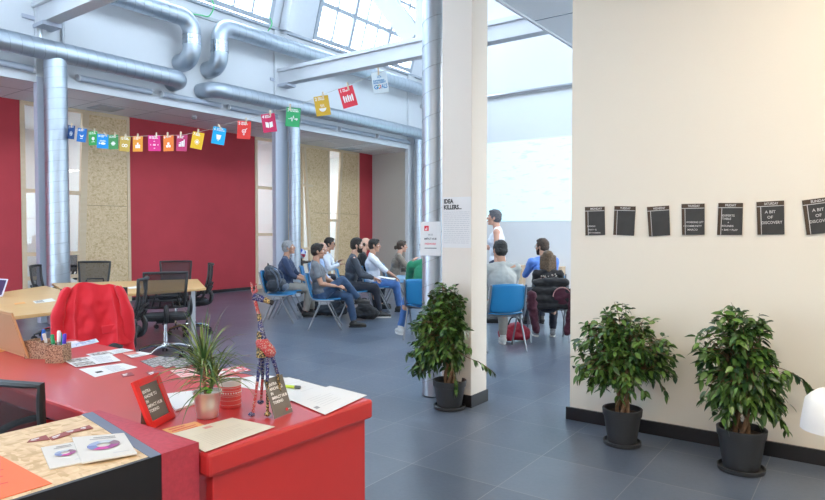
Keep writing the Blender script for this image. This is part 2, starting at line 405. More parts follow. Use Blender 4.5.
# enclosing walls behind the camera, with windows for daylight
def holed(name, m, axis, c, t, a0, a1, z0, z1, holes):
    mb = MB(); xs = sorted({a0, a1, *[h[0] for h in holes], *[h[1] for h in holes]})
    for u, v in zip(xs[:-1], xs[1:]):
        hs = sorted([(h[2], h[3]) for h in holes if h[0] <= u and h[1] >= v]); z = z0
        for p, q in hs + [(z1, z1)]:
            if p > z:
                if axis == 'x': mb.box(c, c + t, u, v, z, p)
                else: mb.box(u, v, c, c + t, z, p)
            z = q
    return struct(mb.build(name, m))
hs = [(-5.2, -3.6, .9, 3.2), (6.2, 8.2, .9, 3.2), (10., 13., .9, 3.2)]
holed('wall_east', WHITE, 'x', 3.2, .2, Y0, YE, 0, 3.9, hs)
hs2 = [(-15.5 + 2.3 * k, -13.7 + 2.3 * k, .6, 3.4) for k in range(5)]
holed('wall_south', WHITE, 'y', Y0 - .2, .2, -16.2, 3.4, 0, 3.9, hs2)
struct(box('wall_south_upper', WHITE, XN, -2.9, Y0 - .2, Y0, 3.9, 8.5))
wn = 7
for h in hs:
    r = root('window_%d' % wn, (3.25, h[0], h[2]), 0, None, None); struct(r); wn += 1
    w = MB(); 
    for a in (h[0], (h[0] + h[1]) / 2 - .02, h[1] - .05): w.box(3.24, 3.3, a, a + .05, h[2], h[3])
    for z in (h[2], 2.0, h[3] - .05): w.box(3.24, 3.3, h[0], h[1], z, z + .05)
    w.build('window_frame', TRIM, r, world=True); MB().add([(3.27, h[0], h[2]), (3.27, h[1], h[2]), (3.27, h[1], h[3]), (3.27, h[0], h[3])], [(0, 1, 2, 3)]).build('glass_pane', GLASS, r, world=True)
for h in hs2:
    r = root('window_%d' % wn, (h[0], Y0 - .15, h[2]), 0, None, None); struct(r); wn += 1
    w = MB()
    for a in (h[0], (h[0] + h[1]) / 2 - .02, h[1] - .05): w.box(a, a + .05, Y0 - .14, Y0 - .08, h[2], h[3])
    for z in (h[2], 2.0, h[3] - .05): w.box(h[0], h[1], Y0 - .14, Y0 - .08, z, z + .05)
    w.build('window_frame', TRIM, r, world=True); MB().add([(h[0], Y0 - .1, h[2]), (h[1], Y0 - .1, h[2]), (h[1], Y0 - .1, h[3]), (h[0], Y0 - .1, h[3])], [(0, 1, 2, 3)]).build('glass_pane', GLASS, r, world=True)

# ---- left wall: painted red lengths, board panels and glazed frames, in the plane X = -12.6
def ylw(px): return onx(px, 200, XL).y
def panel_poly(name, m, pts, t=.05, out=0.0, parent=None):        # pts as (Y, z); thickness behind the plane
    M = Matrix(((0, 0, 1, XL + out - t), (1, 0, 0, 0), (0, 1, 0, 0), (0, 0, 0, 1)))
    mb = MB().prism(pts, 0, t, M)
    return mb.build(name, m, parent, world=parent is not None)
yr0, yr1, yf1, yo1, yb1, yc1 = ylw(21), ylw(85), ylw(130), ylw(255), ylw(303), ylw(359)
struct(panel_poly('wall_red_near', REDW, [(Y0, 0), (yr0, 0), (yr0, ZS), (Y0, ZS)], .2))
struct(panel_poly('wall_red_middle', REDW, [(yf1, 0), (yo1, 0), (yo1, ZS), (yf1, ZS)], .2))
struct(panel_poly('wall_red_far', REDW, [(yc1, 0), (YE, 0), (YE, ZS), (yc1, ZS)], .2))
struct(box('baseboard_left', BLACKB, XL, XL + .015, yf1, yo1, 0, .07))
struct(box('baseboard_far', BLACKB, XL, XL + .015, yc1, YE, 0, .07))
def partition(idx, ya, yb, boards, posts, rails, glass):
    r = root('wall_partition_%d' % idx, (XL, ya, 0), 0, None, None); struct(r)
    for pts in boards:
        panel_poly('strand_board', OSB, pts, .03, 0, r)
        (a, _), (b, _) = pts[0], pts[1]; zs = 1.98
        panel_poly('board_joint', mat('board joint', (.35, .22, .12), .8), [(a + .02, zs), (b - .02, zs), (b - .02, zs + .01), (a + .02, zs + .01)], .004, .003, r)
    for (a0, a1, w) in posts:                # leaning posts: foot Y, head Y, width
        panel_poly('post', PINE, [(a0, 0), (a0 + w, 0), (a1 + w, ZS), (a1, ZS)], .07, .02, r)
    for (a, b, z) in rails:
        panel_poly('rail', PINE, [(a, z), (b, z), (b, z + .07), (a, z + .07)], .06, .015, r)
    for (a, b) in glass:
        panel_poly('glass_pane', GLASS, [(a, .1), (b, .1), (b, ZS - .05), (a, ZS - .05)], .006, -.02, r)
    for (a, b) in ((ya, yb),):
        panel_poly('head_rail', PINE, [(a, ZS - .07), (b, ZS - .07), (b, ZS), (a, ZS)], .07, .018, r)
        panel_poly('sole_rail', PINE, [(a, 0), (b, 0), (b, .09), (a, .09)], .07, .018, r)
# first: glazed frame behind the column, leaning post, board panel
a = ylw(21); lean_b, lean_t = ylw(76), ylw(83.5)
partition(1, a, yf1, [[(lean_b + .1, .05), (yf1 - .06, .05), (yf1 - .06, ZS), (lean_t + .1, ZS)]],
          [(a, a, .08), (lean_b, lean_t, .13), (yf1 - .06, yf1 - .06, .06)],
          [(a, lean_b + .05, .55), (a, lean_b + .05, 1.0), (a, lean_t, 2.18)], [(a, lean_t)])
b1, b2 = ylw(273), ylw(281)
partition(2, yo1, yb1, [[(b1 + .05, .05), (yb1 - .05, .05), (yb1 - .05, ZS), (b2, ZS)]],
          [(yo1, yo1, .08), (b1, b1 + .12, .07), (yb1 - .05, yb1 - .05, .05)], [(yo1, b1, 1.35), (yo1, b1, 2.55)], [(yo1, b2)])
g0, g1 = ylw(309), ylw(302)
p0b, p0t = ylw(313), ylw(306); p1b, p1t = ylw(331), ylw(328); p2b, p2t = ylw(334), ylw(341)
partition(3, yb1, yc1, [[(p0b, .05), (p1b, .05), (p1t, ZS), (p0t, ZS)], [(p2b, .05), (yc1 - .06, .05), (yc1 - .06, ZS), (p2t + .1, ZS)]],
          [(p0b - .1, p0t - .1, .09), (p2b, p2t, .1), (p1t, p1t, .06), (yc1 - .06, yc1 - .06, .06)],
          [(yb1, p0b, .95), (yb1, p0b, 2.7), (p1b, p2t, 1.75)], [(yb1, p0b), (p1t, p2t)])
# the rooms behind the glazed frames
struct(box('wall_room_back', WHITE, -16.2, -16.0, Y0, YE, 2.95, ZS))
struct(box('wall_room_back_low', WHITE, -16.2, -16.0, Y0, YE, 0, .5))
wins = [(5.4, 6.1), (8.2, 9.3), (12.6, 13.8), (15.0, 15.2)]
prev = Y0
for i, (p, q) in enumerate(wins):
    struct(box('wall_room_pier_%d' % (i + 1), WHITE, -16.2, -16.0, prev, p, .5, 2.95)); prev = q
    r = root('window_%d' % wn, (-16.1, p, .5), 0, None, None); struct(r); wn += 1
    w = MB(); 
    for y in (p, (p + q) / 2 - .03, q - .06): w.box(-16.12, -16.05, y, y + .06, .5, 2.95)
    for z in (.5, 1.2, 2.2, 2.89): w.box(-16.12, -16.05, p, q, z, z + .05)
    w.build('window_frame', TRIM, r, world=True); MB().add([(-16.1, p, .5), (-16.1, q, .5), (-16.1, q, 2.95), (-16.1, p, 2.95)], [(0, 1, 2, 3)]).build('glass_pane', GLASS, r, world=True)
struct(box('ceiling_room', WHITE, -16.2, XL - .2, Y0, YE, ZS, ZS + .12))
struct(box('wall_room_divider', WHITE, -16.0, XL - .21, 7.3, 7.4, 0, ZS))
struct(box('wall_room_divider_far', WHITE, -16.0, XL - .21, 11.6, 11.7, 0, ZS))
struct(box('wall_room_end', WHITE, -16.2, XL - .2, YE, YE + .2, 0, ZS + .1))

# ---- steel columns along the left aisle
def column(ya, yb, m=STEELP):
    r = root('steel_column', (XN + .05, ya, 0), 0, None, None); struct(r); r.name = 'column_left'
    MB().box(XN - .06, XN + .06, ya, yb, 3.9, 5.9).build('pilaster', COOL, r, world=True)
    return struct(MB().box(XN - .06, XN + .06, ya, yb, 0, 3.9).build('column_shaft', m, r, world=True))
column(4.58, 4.74); column(9.50, 9.86); column(14.45, 14.75, COOL)

# ---- roof trusses
def truss(y):
    r = root('roof_truss', (-6.8, y, 4.7), 0, None, None); struct(r)
    MB().box(XN, -2.9, y - .11, y + .11, 4.72, 4.98).box(XN, -2.9, y - .16, y + .16, 4.98, 5.06).build('tie_beam', BEAM, r, world=True, bevel=.008)
    def bar(name, p, q, w, d):
        p = Vector((p[0], y, p[1])); q = Vector((q[0], y, q[1])); t = (q - p).normalized(); n = Vector((t.z, 0, -t.x)); s = Vector((0, 1, 0))
        vs = [c + n * a * w + s * b * d for c in (p, q) for a, b in ((-1, -1), (1, -1), (1, 1), (-1, 1))]
        MB().add(vs, [(0, 1, 2, 3), (7, 6, 5, 4), (0, 4, 5, 1), (1, 5, 6, 2), (2, 6, 7, 3), (3, 7, 4, 0)]).build(name, BEAM, r, world=True)
    bar('king_post', (-6.8, 5.06), (-6.8, 9.7), .11, .1)
    bar('strut', (-7.0, 5.1), (-9.6, 8.3), .2, .07)
    bar('strut', (-6.6, 5.1), (-4.0, 8.3), .2, .07)
    bar('rafter', (XN + .2, 5.9), (XN + .95, 8.4), .12, .1); bar('rafter', (-3.1, 5.9), (-3.85, 8.4), .12, .1)
    g = MB().box(XN, XN + .35, y - .14, y + .14, 4.66, 4.72).box(XN, XN + .03, y - .3, y + .3, 4.78, 4.84)
    g.build('bracket', STEELP, r, world=True)
for y in (-.4, 4.7, 9.7): truss(y)

# ---- nearby plastered column with its baseboard
c = root('column_right', (-2.77, 4.6, 0), 0, None, None); struct(c)
MB().box(-2.925, -2.635, 4.45, 4.71, 0, 3.78).build('column_shaft', COLP, c, world=True, bevel=.006)
MB().box(-2.935, -2.625, 4.44, 4.72, 0, .10).build('baseboard', BLACKB, c, world=True)

# ================================================================== DUCTS
def helix_seams(mb, path_fn, n, r):
    t = path_fn(0)[1].normalized(); u = t.orthogonal().normalized(); w = t.cross(u)      # one continuous lock seam winding round the duct
    mb.tube([path_fn(k / (n * 18))[0] + (u * math.cos(2 * PI * k / 18) + w * math.sin(2 * PI * k / 18)) * r * 1.004 for k in range(n * 18 + 1)], .0035, 4)
def duct_straight(name, a, b, r, label, pitch=.16):
    a = Vector(a); b = Vector(b)
    o = root(name, a, 0, label, 'duct')
    MB().tube([a, b], r, 28).build('duct_tube', DUCT, o, world=True, smooth=True)
    s = MB(); helix_seams(s, lambda t: (a + (b - a) * t, b - a), int((b - a).length / pitch), r); s.build('spiral_seam', SEAM, o, world=True)
    return o
def arc(c, a0, a1, r, u, v, n=10):
    c = Vector(c); u = Vector(u); v = Vector(v)
    return [c + (u * math.cos(a0 + (a1 - a0) * k / n) + v * math.sin(a0 + (a1 - a0) * k / n)) * r for k in range(n + 1)]
XD = -10.3
X_, Y_, Z_ = Vector((1, 0, 0)), Vector((0, 1, 0)), Vector((0, 0, 1))
def low_duct(y_far, y_elbow, label, z, r=.165):
    o = root('ventilation_duct', (XD, y_elbow, z), 0, label, 'duct', None)
    s = 1 if y_far > y_elbow else -1          # the run goes away from the elbow, which turns back into the wall
    R_ = .25
    path = [Vector((XD, y_far, z)), Vector((XD, y_elbow + s * R_, z))] + arc((XD - R_, y_elbow + s * R_, z), 0, PI / 2, R_, X_, -Y_ * s)[1:] + [Vector((XN, y_elbow, z))]
    MB().tube(path, r, 28).build('duct_tube', DUCT, o, world=True, smooth=True)
    sm = MB(); a = path[0]; b = path[1]; helix_seams(sm, lambda t: (a + (b - a) * t, b - a), int((b - a).length / .16), r)
    sm.build('spiral_seam', SEAM, o, world=True)
    return o
low_duct(Y0 + .5, 6.98, 'thick galvanised duct running level along the left wall above the nearest grey column', 4.26, .155)
low_duct(14.75, 7.62, 'thick galvanised duct running level along the wall past the second grey column', 4.22, .15)
def high_duct(y_far, y_down, label, z=5.42, r=.165):
    o = root('ventilation_duct', (XD, y_down, z), 0, label, 'duct', None)
    s = 1 if y_far > y_down else -1; R_ = .26; zb = 4.66
    path = [Vector((XD, y_far, z)), Vector((XD, y_down + s * R_, z))] + arc((XD, y_down + s * R_, z - R_), PI / 2, PI, R_, Y_ * s, Z_)[1:]
    v1 = Vector((XD, y_down, zb + R_)); top = path[-1]
    path += [v1] + arc((XD - R_, y_down, zb + R_), 0, -PI / 2, R_, X_, Z_)[1:] + [Vector((XN, y_down, zb))]
    MB().tube(path, r, 28).build('duct_tube', DUCT, o, world=True, smooth=True)
    MB().tube([top - Z_ * .04, v1 + Z_ * .02], r * 1.03, 28).build('duct_sleeve', DUCT2, o, world=True, smooth=True)
    sm = MB(); a = path[0]; b = path[1]; helix_seams(sm, lambda t: (a + (b - a) * t, b - a), int((b - a).length / .16), r)
    for k in range(3): zz = v1.z + (top.z - v1.z) * (k + .5) / 3; sm.tube([(XD + r * 1.035 * math.cos(q), y_down + r * 1.035 * math.sin(q), zz) for q in (2 * PI * j / 20 for j in range(20))], .004, 4, closed=True)
    sm.build('spiral_seam', SEAM, o, world=True)
high_duct(Y0 + .5, 7.16, 'upper galvanised duct coming from the left and bending down above the red wall')
high_duct(15.0, 7.78, 'upper galvanised duct bending down, right of the other bend, running under the roof windows', 5.47)
dv = lambda x, y, z1, r, lab: duct_straight('duct_drop', (x, y, 0.01), (x, y, z1), r, lab)
dv(-10.36, 4.735, 4.2, .165, 'vertical galvanised duct beside the nearest grey column, behind the wooden table')
dv(-10.42, 9.85, 4.2, .13, 'vertical galvanised duct beside the second grey column, behind the grey-haired man')
dv(-10.42, 14.62, 4.2, .125, 'thin vertical galvanised duct in the far corner by the beige wall')
duct_straight('duct_drop', (-3.115, 4.585, .01), (-3.115, 4.585, 3.78), .09, 'slim spiral duct standing against the cream column, floor to ceiling', .2)

# thin conduits
def pipe(pts, r, label, m=STEEL, name='conduit_pipe'):
    return tag(MB().tube(pts, r, 8).build(name, m, smooth=True), label, 'pipe')
q = onx(39, 20, XN)
pipe([(XN + .04, q.y, 4.35), (XN + .04, q.y, 5.9)], .03, 'thin grey conduit on the upper wall left of the first beam end')
q = onx(62, 40, XN)
pipe([(XN + .04, q.y, 4.35), (XN + .04, q.y, 4.95)], .025, 'short thin grey conduit under the first beam end')
pipe([(-11.17, YE - .06, 5.13), (-3.1, YE - .06, 5.13)], .055, 'long round metal bar across the white end wall above the projected picture', STEEL, 'wall_bar')
GRC = mat('green cable sheath', (.05, .5, .15), .5)
pipe(bez([onx(212, 0, -10.55), onx(214, 7, -10.5), onx(209, 16, -10.5), onx(200, 15, -10.5), onx(192, 14, -10.6)]), .012, 'loose green cable hanging under the upper left roof window', GRC, 'green_cable')
pipe(bez([onx(270, 18, -10.5), onx(272, 24, -10.45), onx(268, 31, -10.5)]), .012, 'short green cable end at the corner of the upper left roof window', GRC, 'green_cable')

# fluorescent battens on the upper wall
def batten(px0, px1, lab):
    a = onx(px0, 110, XN).y; b = onx(px1, 110, XN).y
    o = root('wall_light', (XN + .08, (a + b) / 2, 3.99), 0, lab, 'light', 'tube lights along the left wall')
    L = (b - a) / 2
    MB().box(-.06, .03, -L, L, .02, .06).build('backplate', BEAM, o)
    MB().tube([(.03, -L + .03, 0), (.03, L - .03, 0)], .052, 12).build('diffuser', mat('milky diffuser', (.44, .48, .56), .4), o, smooth=True)
    for s in (-1, 1): MB().tube([(.03, s * (L - .03), 0), (.03, s * L, 0)], .056, 12).build('end_cap', BEAM, o)
batten(-20, 32, 'tube light at the left edge above the wooden partition')
batten(75, 149, 'tube light just right of the nearest grey column')
batten(158, 218, 'tube light above the middle of the big red wall')
batten(225, 274, 'tube light just left of the second grey column')
batten(296, 333, 'tube light just right of the second grey column')
batten(336, 371, 'tube light second past the second grey column')
batten(374, 406, 'tube light farthest along the wall near the corner')
# soffit fittings
for px, py, lab in ((106, 108, 'square grille in the soffit over the board panel'), (350, 149, 'square grille in the soffit near the far corner')):
    p = onz(px, py, ZS); o = root('ceiling_vent', (p.x, p.y, ZS), 0, lab, 'vent', 'soffit grilles')
    MB().box(-.25, .25, -.25, .25, -.012, 0).build('vent_frame', mat('vent grey', (.42, .44, .47), .6), o)
    for k in range(8): MB().box(-.21, .21, -.2 + .052 * k, -.17 + .052 * k, -.018, -.012).build('slat', mat('vent slat', (.5, .52, .54), .6), o)
for y, lab in ((5.2, 'added fill panel on the ceiling of the room behind the glazed frame'), (9.4, 'added fill panel on the ceiling of the middle room behind the boards'), (13.2, 'added fill panel on the ceiling of the far room behind the boards')):  # invented lamps, added to brighten the rooms behind the glass
    o = root('added_room_lamp', (-14.4, y, ZS), 0, lab, 'light', 'added room fill panels')
    MB().box(-.5, .5, -.5, .5, -.03, 0).build('lamp_frame', BEAM, o); MB().box(-.46, .46, -.46, .46, -.035, -.03).build('diffuser', mat('room lamp panel', (1, .97, .92), .5, emit=2.), o)
    ld = bpy.data.lights.new('added_room_light', 'AREA'); ld.shape = 'SQUARE'; ld.size = .9; ld.energy = ROOM_W; ld.color = (1, .97, .93)
    lo = bpy.data.objects.new('added_room_light', ld); COL.objects.link(lo); lo.location = (-14.4, y, ZS - .05)
for px, py, lab in ((194, 116, 'small security sensor under the soffit above the red wall'), (33, 58, None)):
    if not lab: continue
    p = onz(px, py, ZS)
    o = root('ceiling_sensor', (p.x, p.y, ZS), 0, lab, 'sensor')
    MB().lathe([(.05, -.03), (.06, 0)], 16).build('sensor_base', BEAM, o); MB().ell((0, 0, -.05), (.035, .06, .03)).build('sensor_head', GREYLEG, o, smooth=True)

# projected picture on the end wall
def projmat():
    m = bpy.data.materials.new('projected picture'); m.use_nodes = True; nt = m.node_tree; N = nt.nodes; L = nt.links
    b = N['Principled BSDF']; b.inputs['Roughness'].default_value = .8
    tc = N.new('ShaderNodeTexCoord'); mp = N.new('ShaderNodeMapping'); mp.inputs['Scale'].default_value = (2.2, 1, 9); L.new(tc.outputs['Object'], mp.inputs[0])
    n = N.new('ShaderNodeTexNoise'); n.inputs['Scale'].default_value = 1.2; n.inputs['Detail'].default_value = 5; L.new(mp.outputs[0], n.inputs[0])
    cr = N.new('ShaderNodeValToRGB'); e = cr.color_ramp.elements; e[0].position = .58; e[0].color = (.62, .88, .93, 1); e[1].position = .70; e[1].color = (.50, .74, .78, 1)
    L.new(n.outputs['Fac'], cr.inputs[0]); L.new(cr.outputs[0], b.inputs['Base Color']); L.new(cr.outputs[0], b.inputs['Emission Color']); b.inputs['Emission Strength'].default_value = .45
    return m
tag(box('projected_picture', projmat(), -9.4, -4.0, YE - .012, YE, 1.74, 3.87), 'large pale cyan projected picture on the white end wall', 'projection')
# ================================================================== RECEPTION DESK
dk = root('reception_desk', (-2.95, 1.62, 0), 0, 'long glossy red reception desk in the foreground with white papers on top', 'desk')
MB().box(-4.22, -1.67, 1.207, 2.018, .67, .75).build('desk_top', DESKRED, dk, world=True, bevel=.012)
MB().box(-1.735, -1.695, 1.24, 1.995, 0, .67).build('end_panel', DESKRED, dk, world=True, bevel=.004)
MB().box(-4.16, -1.73, 1.94, 1.98, 0, .67).build('modesty_panel', DESKRED, dk, world=True)
MB().box(-4.18, -4.14, 1.24, 1.94, 0, .67).build('end_panel', DESKRED, dk, world=True)
ot = root('side_counter', (-2.0, .5, 0), 0, 'board-topped side counter with black front and red wrapped corner beside the red desk', 'counter')
CLR = mat('red felt runner', (.52, .05, .08), .6, noise_amt=.15, noise_scale=60, bump=.1)
CLB = mat('blue grey tape', (.16, .19, .27), .6)
CBK = mat('black painted board', (.012, .012, .014), .45)
TZ = .78; XF = -1.712
MB().box(-2.32, XF - .015, -.75, 1.195, TZ - .03, TZ).build('counter_top', OSB, ot, world=True)
MB().box(XF - .015, XF, -.75, 1.07, .0, TZ).build('front_panel', CBK, ot, world=True)
MB().box(-2.30, XF - .015, 1.16, 1.195, 0, TZ - .03).build('side_panel', CBK, ot, world=True)
MB().prism([(-2.325, 1.175), (XF + .001, 1.07), (XF + .003, 1.198), (-2.325, 1.195)], TZ, TZ + .003).box(-2.325, XF - .001, 1.1955, 1.199, .25, TZ + .003).prism([(XF, 1.07), (XF + .003, 1.07), (XF + .003, 1.199), (XF, 1.199)], 0, TZ + .003).build('red_wrap', CLR, ot, world=True)
MB().prism([(-2.325, 1.135), (XF, 1.035), (XF, 1.07), (-2.325, 1.175)], TZ, TZ + .002).build('blue_tape', CLB, ot, world=True)

def upright(BL, BR, TL, z, H, shift=0.):
    """stand a flat thing on the desk: its foot from BL to BR, its top left corner seen at TL; gives (rotation, foot middle, width)"""
    a = onz(BL[0], BL[1], z); b = onz(BR[0], BR[1], z); x = (b - a).normalized(); d = ray(*TL).normalized(); w = CAM - a
    B = w.dot(d); C = w.dot(w) - H * H; D = B * B - C
    t = -B + (math.sqrt(D) if D > 0 else 0) * (1 if shift >= 0 else -1)
    p = CAM + d * t; up = (p - a).normalized(); up = (up - x * up.dot(x)).normalized(); y = up.cross(x)
    M = Matrix((x, y, up)).transposed(); return M.to_euler(), (a + b) / 2 + Vector((0, 0, .003)), (b - a).length
ZT = .75
zoff = [0.]
def sheet(name, px, label, cat, m=PAPER, z=ZT, t=.0012, group=None, lift=0., marks=(), curl=0.):
    """px: four pixel corners (clockwise from the far left) of a sheet lying on the level z"""
    c = [onz(x, y, z) for x, y in px]; zz = z + .001 + lift
    for p in c: p.z = zz
    cen = sum(c, Vector()) / 4
    o = root(name, cen, 0, label, cat, group)
    n = 6; vs = []; 
    for k in (0, 1):
        for i in range(n + 1):
            for j in range(n + 1):
                u = i / n; v = j / n
                p = c[0].lerp(c[1], u).lerp(c[3].lerp(c[2], u), v) - cen
                p.z += curl * (abs(2 * u - 1) ** 3) * (.5 + .5 * v) + (t if k == 0 else 0); vs.append(p)
    N1 = (n + 1) ** 2; fs = []
    for i in range(n):
        for j in range(n):
            a = i * (n + 1) + j; fs.append((a, a + 1, a + n + 2, a + n + 1)); fs.append((N1 + a, N1 + a + n + 1, N1 + a + n + 2, N1 + a + 1))
    ed = [i * (n + 1) for i in range(n + 1)] + [n * (n + 1) + j for j in range(1, n + 1)] + [i * (n + 1) + n for i in range(n - 1, -1, -1)] + [j for j in range(n - 1, 0, -1)]
    for a, b in zip(ed, ed[1:] + ed[:1]): fs.append((a, N1 + a, N1 + b, b))
    MB().add(vs, fs).build('sheet', m, o, weld=True)
    def uv(u, v): return c[0].lerp(c[1], u).lerp(c[3].lerp(c[2], u), v) - cen + Vector((0, 0, t + .0006 + curl * (abs(2 * u - 1) ** 3) * (.5 + .5 * v)))
    for mk in marks:
        nm, mm, rects = mk; mb = MB()
        for (u0, v0, u1, v1) in rects: mb.add([uv(u0, v0), uv(u1, v0), uv(u1, v1), uv(u0, v1)], [(3, 2, 1, 0)])
        mb.build(nm, mm, o)
    return o
def lines(u0, u1, v0, v1, n, w=.012, seed=1):
    r = random.Random(seed); out = []
    for k in range(n):
        v = v0 + (v1 - v0) * k / max(1, n - 1); out.append((u0, v, u0 + (u1 - u0) * r.uniform(.55, 1), v + w))
    return out
PHOT = speckle_mat('printed photo', ((.30, .26, .22), (.5, .45, .4), (.16, .15, .14), (.65, .6, .56)), 60)
PHOB = speckle_mat('printed blue photo', ((.35, .45, .62), (.6, .66, .75), (.2, .25, .4), (.75, .75, .8)), 50)
sheet('flyer', [(61, 343), (76, 341), (84, 344), (66, 347)], 'small white flyer half hidden behind the cork pen holders', 'flyer', marks=[('print', LINK, lines(.1, .9, .2, .8, 4))])
sheet('leaflet', [(66, 345.5), (96, 339), (99, 342.5), (66, 349.5)], 'bluish photo leaflet by the edge near the red jacket', 'leaflet', mat('pale blue paper', (.62, .67, .76), .5), curl=.003, marks=[('photo', PHOB, [(.3, .1, .95, .8)])])
sheet('flyer', [(86, 354.5), (122, 348.5), (134, 350.5), (96, 358)], 'white flyer with a photo at its left end, farther of the two overlapping ones', 'flyer', marks=[('photo', PHOT, [(.05, .1, .5, .9)]), ('print', GINK, lines(.58, .95, .2, .8, 5, .03))])
sheet('flyer', [(63, 361), (110, 354.5), (121, 361.5), (76, 368)], 'white flyer with two dark photo strips, below the farther one', 'flyer', lift=.003, marks=[('photo', PHOT, [(.03, .05, .45, .45), (.03, .55, .45, .95)]), ('print', GINK, lines(.55, .95, .2, .85, 6, .03))])
sheet('flyer', [(79, 369.5), (123, 363.5), (137.5, 367.5), (95, 377.5)], 'narrow white text flyer alone in the middle of the red desk', 'flyer', marks=[('print', GINK, lines(.45, .85, .15, .85, 6, .03)), ('heading', INK, [(.15, .55, .3, .72)])])
LRED = mat('salmon card', (.75, .28, .22), .6)
sheet('leaflet', [(123, 354), (140, 352), (151, 354.5), (131, 358.5)], 'folded white and salmon leaflet beyond the narrow flyer', 'leaflet', PAPER, curl=.004, marks=[('salmon_band', LRED, [(0, 0, .7, .45)]), ('print', GINK, lines(.2, .8, .55, .9, 2, .06))])
def bcard(px, lab, grp, z=ZT, m=None, lift=0.):
    return sheet('business_card', px, lab, 'card', m or mat('maroon card', (.28, .04, .05), .5), z=z, group=grp, lift=lift, marks=[('print', WTXT, [(.12, .25, .55, .45), (.12, .6, .4, .72)])])
bcard([(120.5, 374.5), (131, 372.5), (134.5, 375.5), (123, 377.5)], 'maroon and white card beside the narrow flyer', 'cards on the desk')
bcard([(146, 373), (156, 370.5), (163, 373), (150, 376.5)], 'maroon and white card just behind the red picture frame', 'cards on the desk')
sheet('leaflet', [(170, 371), (186, 368), (203, 374), (182, 378)], 'pinkish leaflet behind the left side of the small potted plant', 'leaflet', mat('pink paper', (.75, .5, .48), .6), marks=[('print', RTXT, lines(.1, .9, .2, .8, 4, .05))])
MATM = speckle_mat('grey printed leaflets', ((.12, .11, .11), (.3, .28, .27), (.2, .18, .17), (.42, .40, .38)), 80)
for k, px in enumerate([[(140, 361.5), (160, 356.5), (173, 360), (154, 368)], [(150, 359.5), (172, 357.5), (186, 361.5), (166, 369)], [(164, 359.5), (184, 358.5), (196, 364.5), (178, 370)]]):
    sheet('leaflet', px, ('dark grey photo leaflet, leftmost of the three fanned out behind the potted plant', 'dark grey photo leaflet, middle of the three fanned out behind the potted plant', 'dark grey photo leaflet, rightmost of the three fanned out behind the potted plant')[k], 'leaflet', MATM, lift=.0018 * k, group='fanned grey leaflets')
sheet('leaflet', [(209, 371), (240, 366), (251, 370.5), (220, 377.5)], 'red and white patterned leaflet behind the striped tin', 'leaflet', speckle_mat('red white print', ((.7, .1, .12), (.8, .78, .76), (.75, .3, .3)), 45))
sheet('notepad', [(163, 396), (192, 392.5), (205, 401), (176, 412)], 'white notepad with dark lower edge between the red frame and metal pot', 'notepad', PAPER, t=.008)
sheet('paper_sheet', [(214, 383), (262, 375), (300, 380), (262, 391)], 'white sheet behind the striped tin and giraffe legs', 'paper')
sheet('paper_sheet', [(256, 384), (289, 378), (329, 389), (290, 402)], 'white sheet behind the standing grey card with a pen on it', 'paper', lift=.002, marks=[('print', LINK, lines(.45, .9, .2, .8, 5, .01))])
sheet('paper_sheet', [(290, 401), (330, 387), (367, 396.5), (325, 416)], 'white printed letter at the right corner of the red desk', 'paper', lift=.0035, marks=[('print', LINK, lines(.2, .75, .25, .7, 6, .012)), ('stamp', GINK, [(.05, .62, .13, .72)])])
sheet('notice', [(162, 430), (195, 422), (206, 426), (176, 436.5)], 'small orange slip under the corner of the cream sheet', 'slip', mat('orange paper', (.85, .42, .15), .6), marks=[('print', RTXT, lines(.1, .9, .2, .7, 3, .08))])
sheet('paper_sheet', [(172, 435), (232, 419), (275, 428), (205, 453.5)], 'cream letter sheet lying in front of the metal plant pot', 'paper', mat('cream paper', (.74, .69, .56), .6), lift=.003, marks=[('print', mat('faded print', (.62, .56, .46), .8), lines(.15, .9, .35, .85, 9, .012)), ('stamp', mat('rose print', (.7, .35, .3), .7), [(.42, .1, .55, .2)])])
pn = root('marker_pen', onz(289, 386.5, ZT + .012), math.atan2(.3, .9), 'lime green highlighter lying on the white sheet', 'pen')
MB().tube([(-.05, 0, 0), (.03, 0, 0)], .007, 10).build('pen_body', mat('lime plastic', (.55, .7, .05), .4), pn, smooth=True); MB().tube([(.03, 0, 0), (.055, 0, 0)], .0078, 10).build('pen_cap', mat('dark grey cap', (.1, .12, .12), .4), pn, smooth=True)
# on the side counter
ORG = mat('vivid orange paper', (.90, .17, .05), .6)
sheet('paper_sheet', [(-14, 447), (-2, 455), (52, 484), (-40, 512)], 'bright orange notice at the left front of the board counter', 'paper', ORG, z=TZ, marks=[('print', RTXT, lines(.35, .62, .2, .75, 5, .012))])
def pie(parent, c, ux, uy, r):
    cols = ((.30, .04, .22), (.55, .05, .3), (.16, .2, .42), (.32, .4, .6), (.5, .55, .6), (.25, .15, .2))
    for k in range(6):
        mb = MB(); pts = []
        for j in range(7):
            a = 2 * PI * (k + j / 6) / 6; pts.append(c + (ux * math.cos(a) + uy * math.sin(a)) * r)
        inn = [c + (ux * math.cos(2 * PI * (k + j / 6) / 6) + uy * math.sin(2 * PI * (k + j / 6) / 6)) * r * .42 for j in range(6, -1, -1)]
        mb.add(pts + inn, [tuple(range(14))]); me = mb.build('chart_wedge', mat('chart colour %d' % k, cols[k], .5), parent)
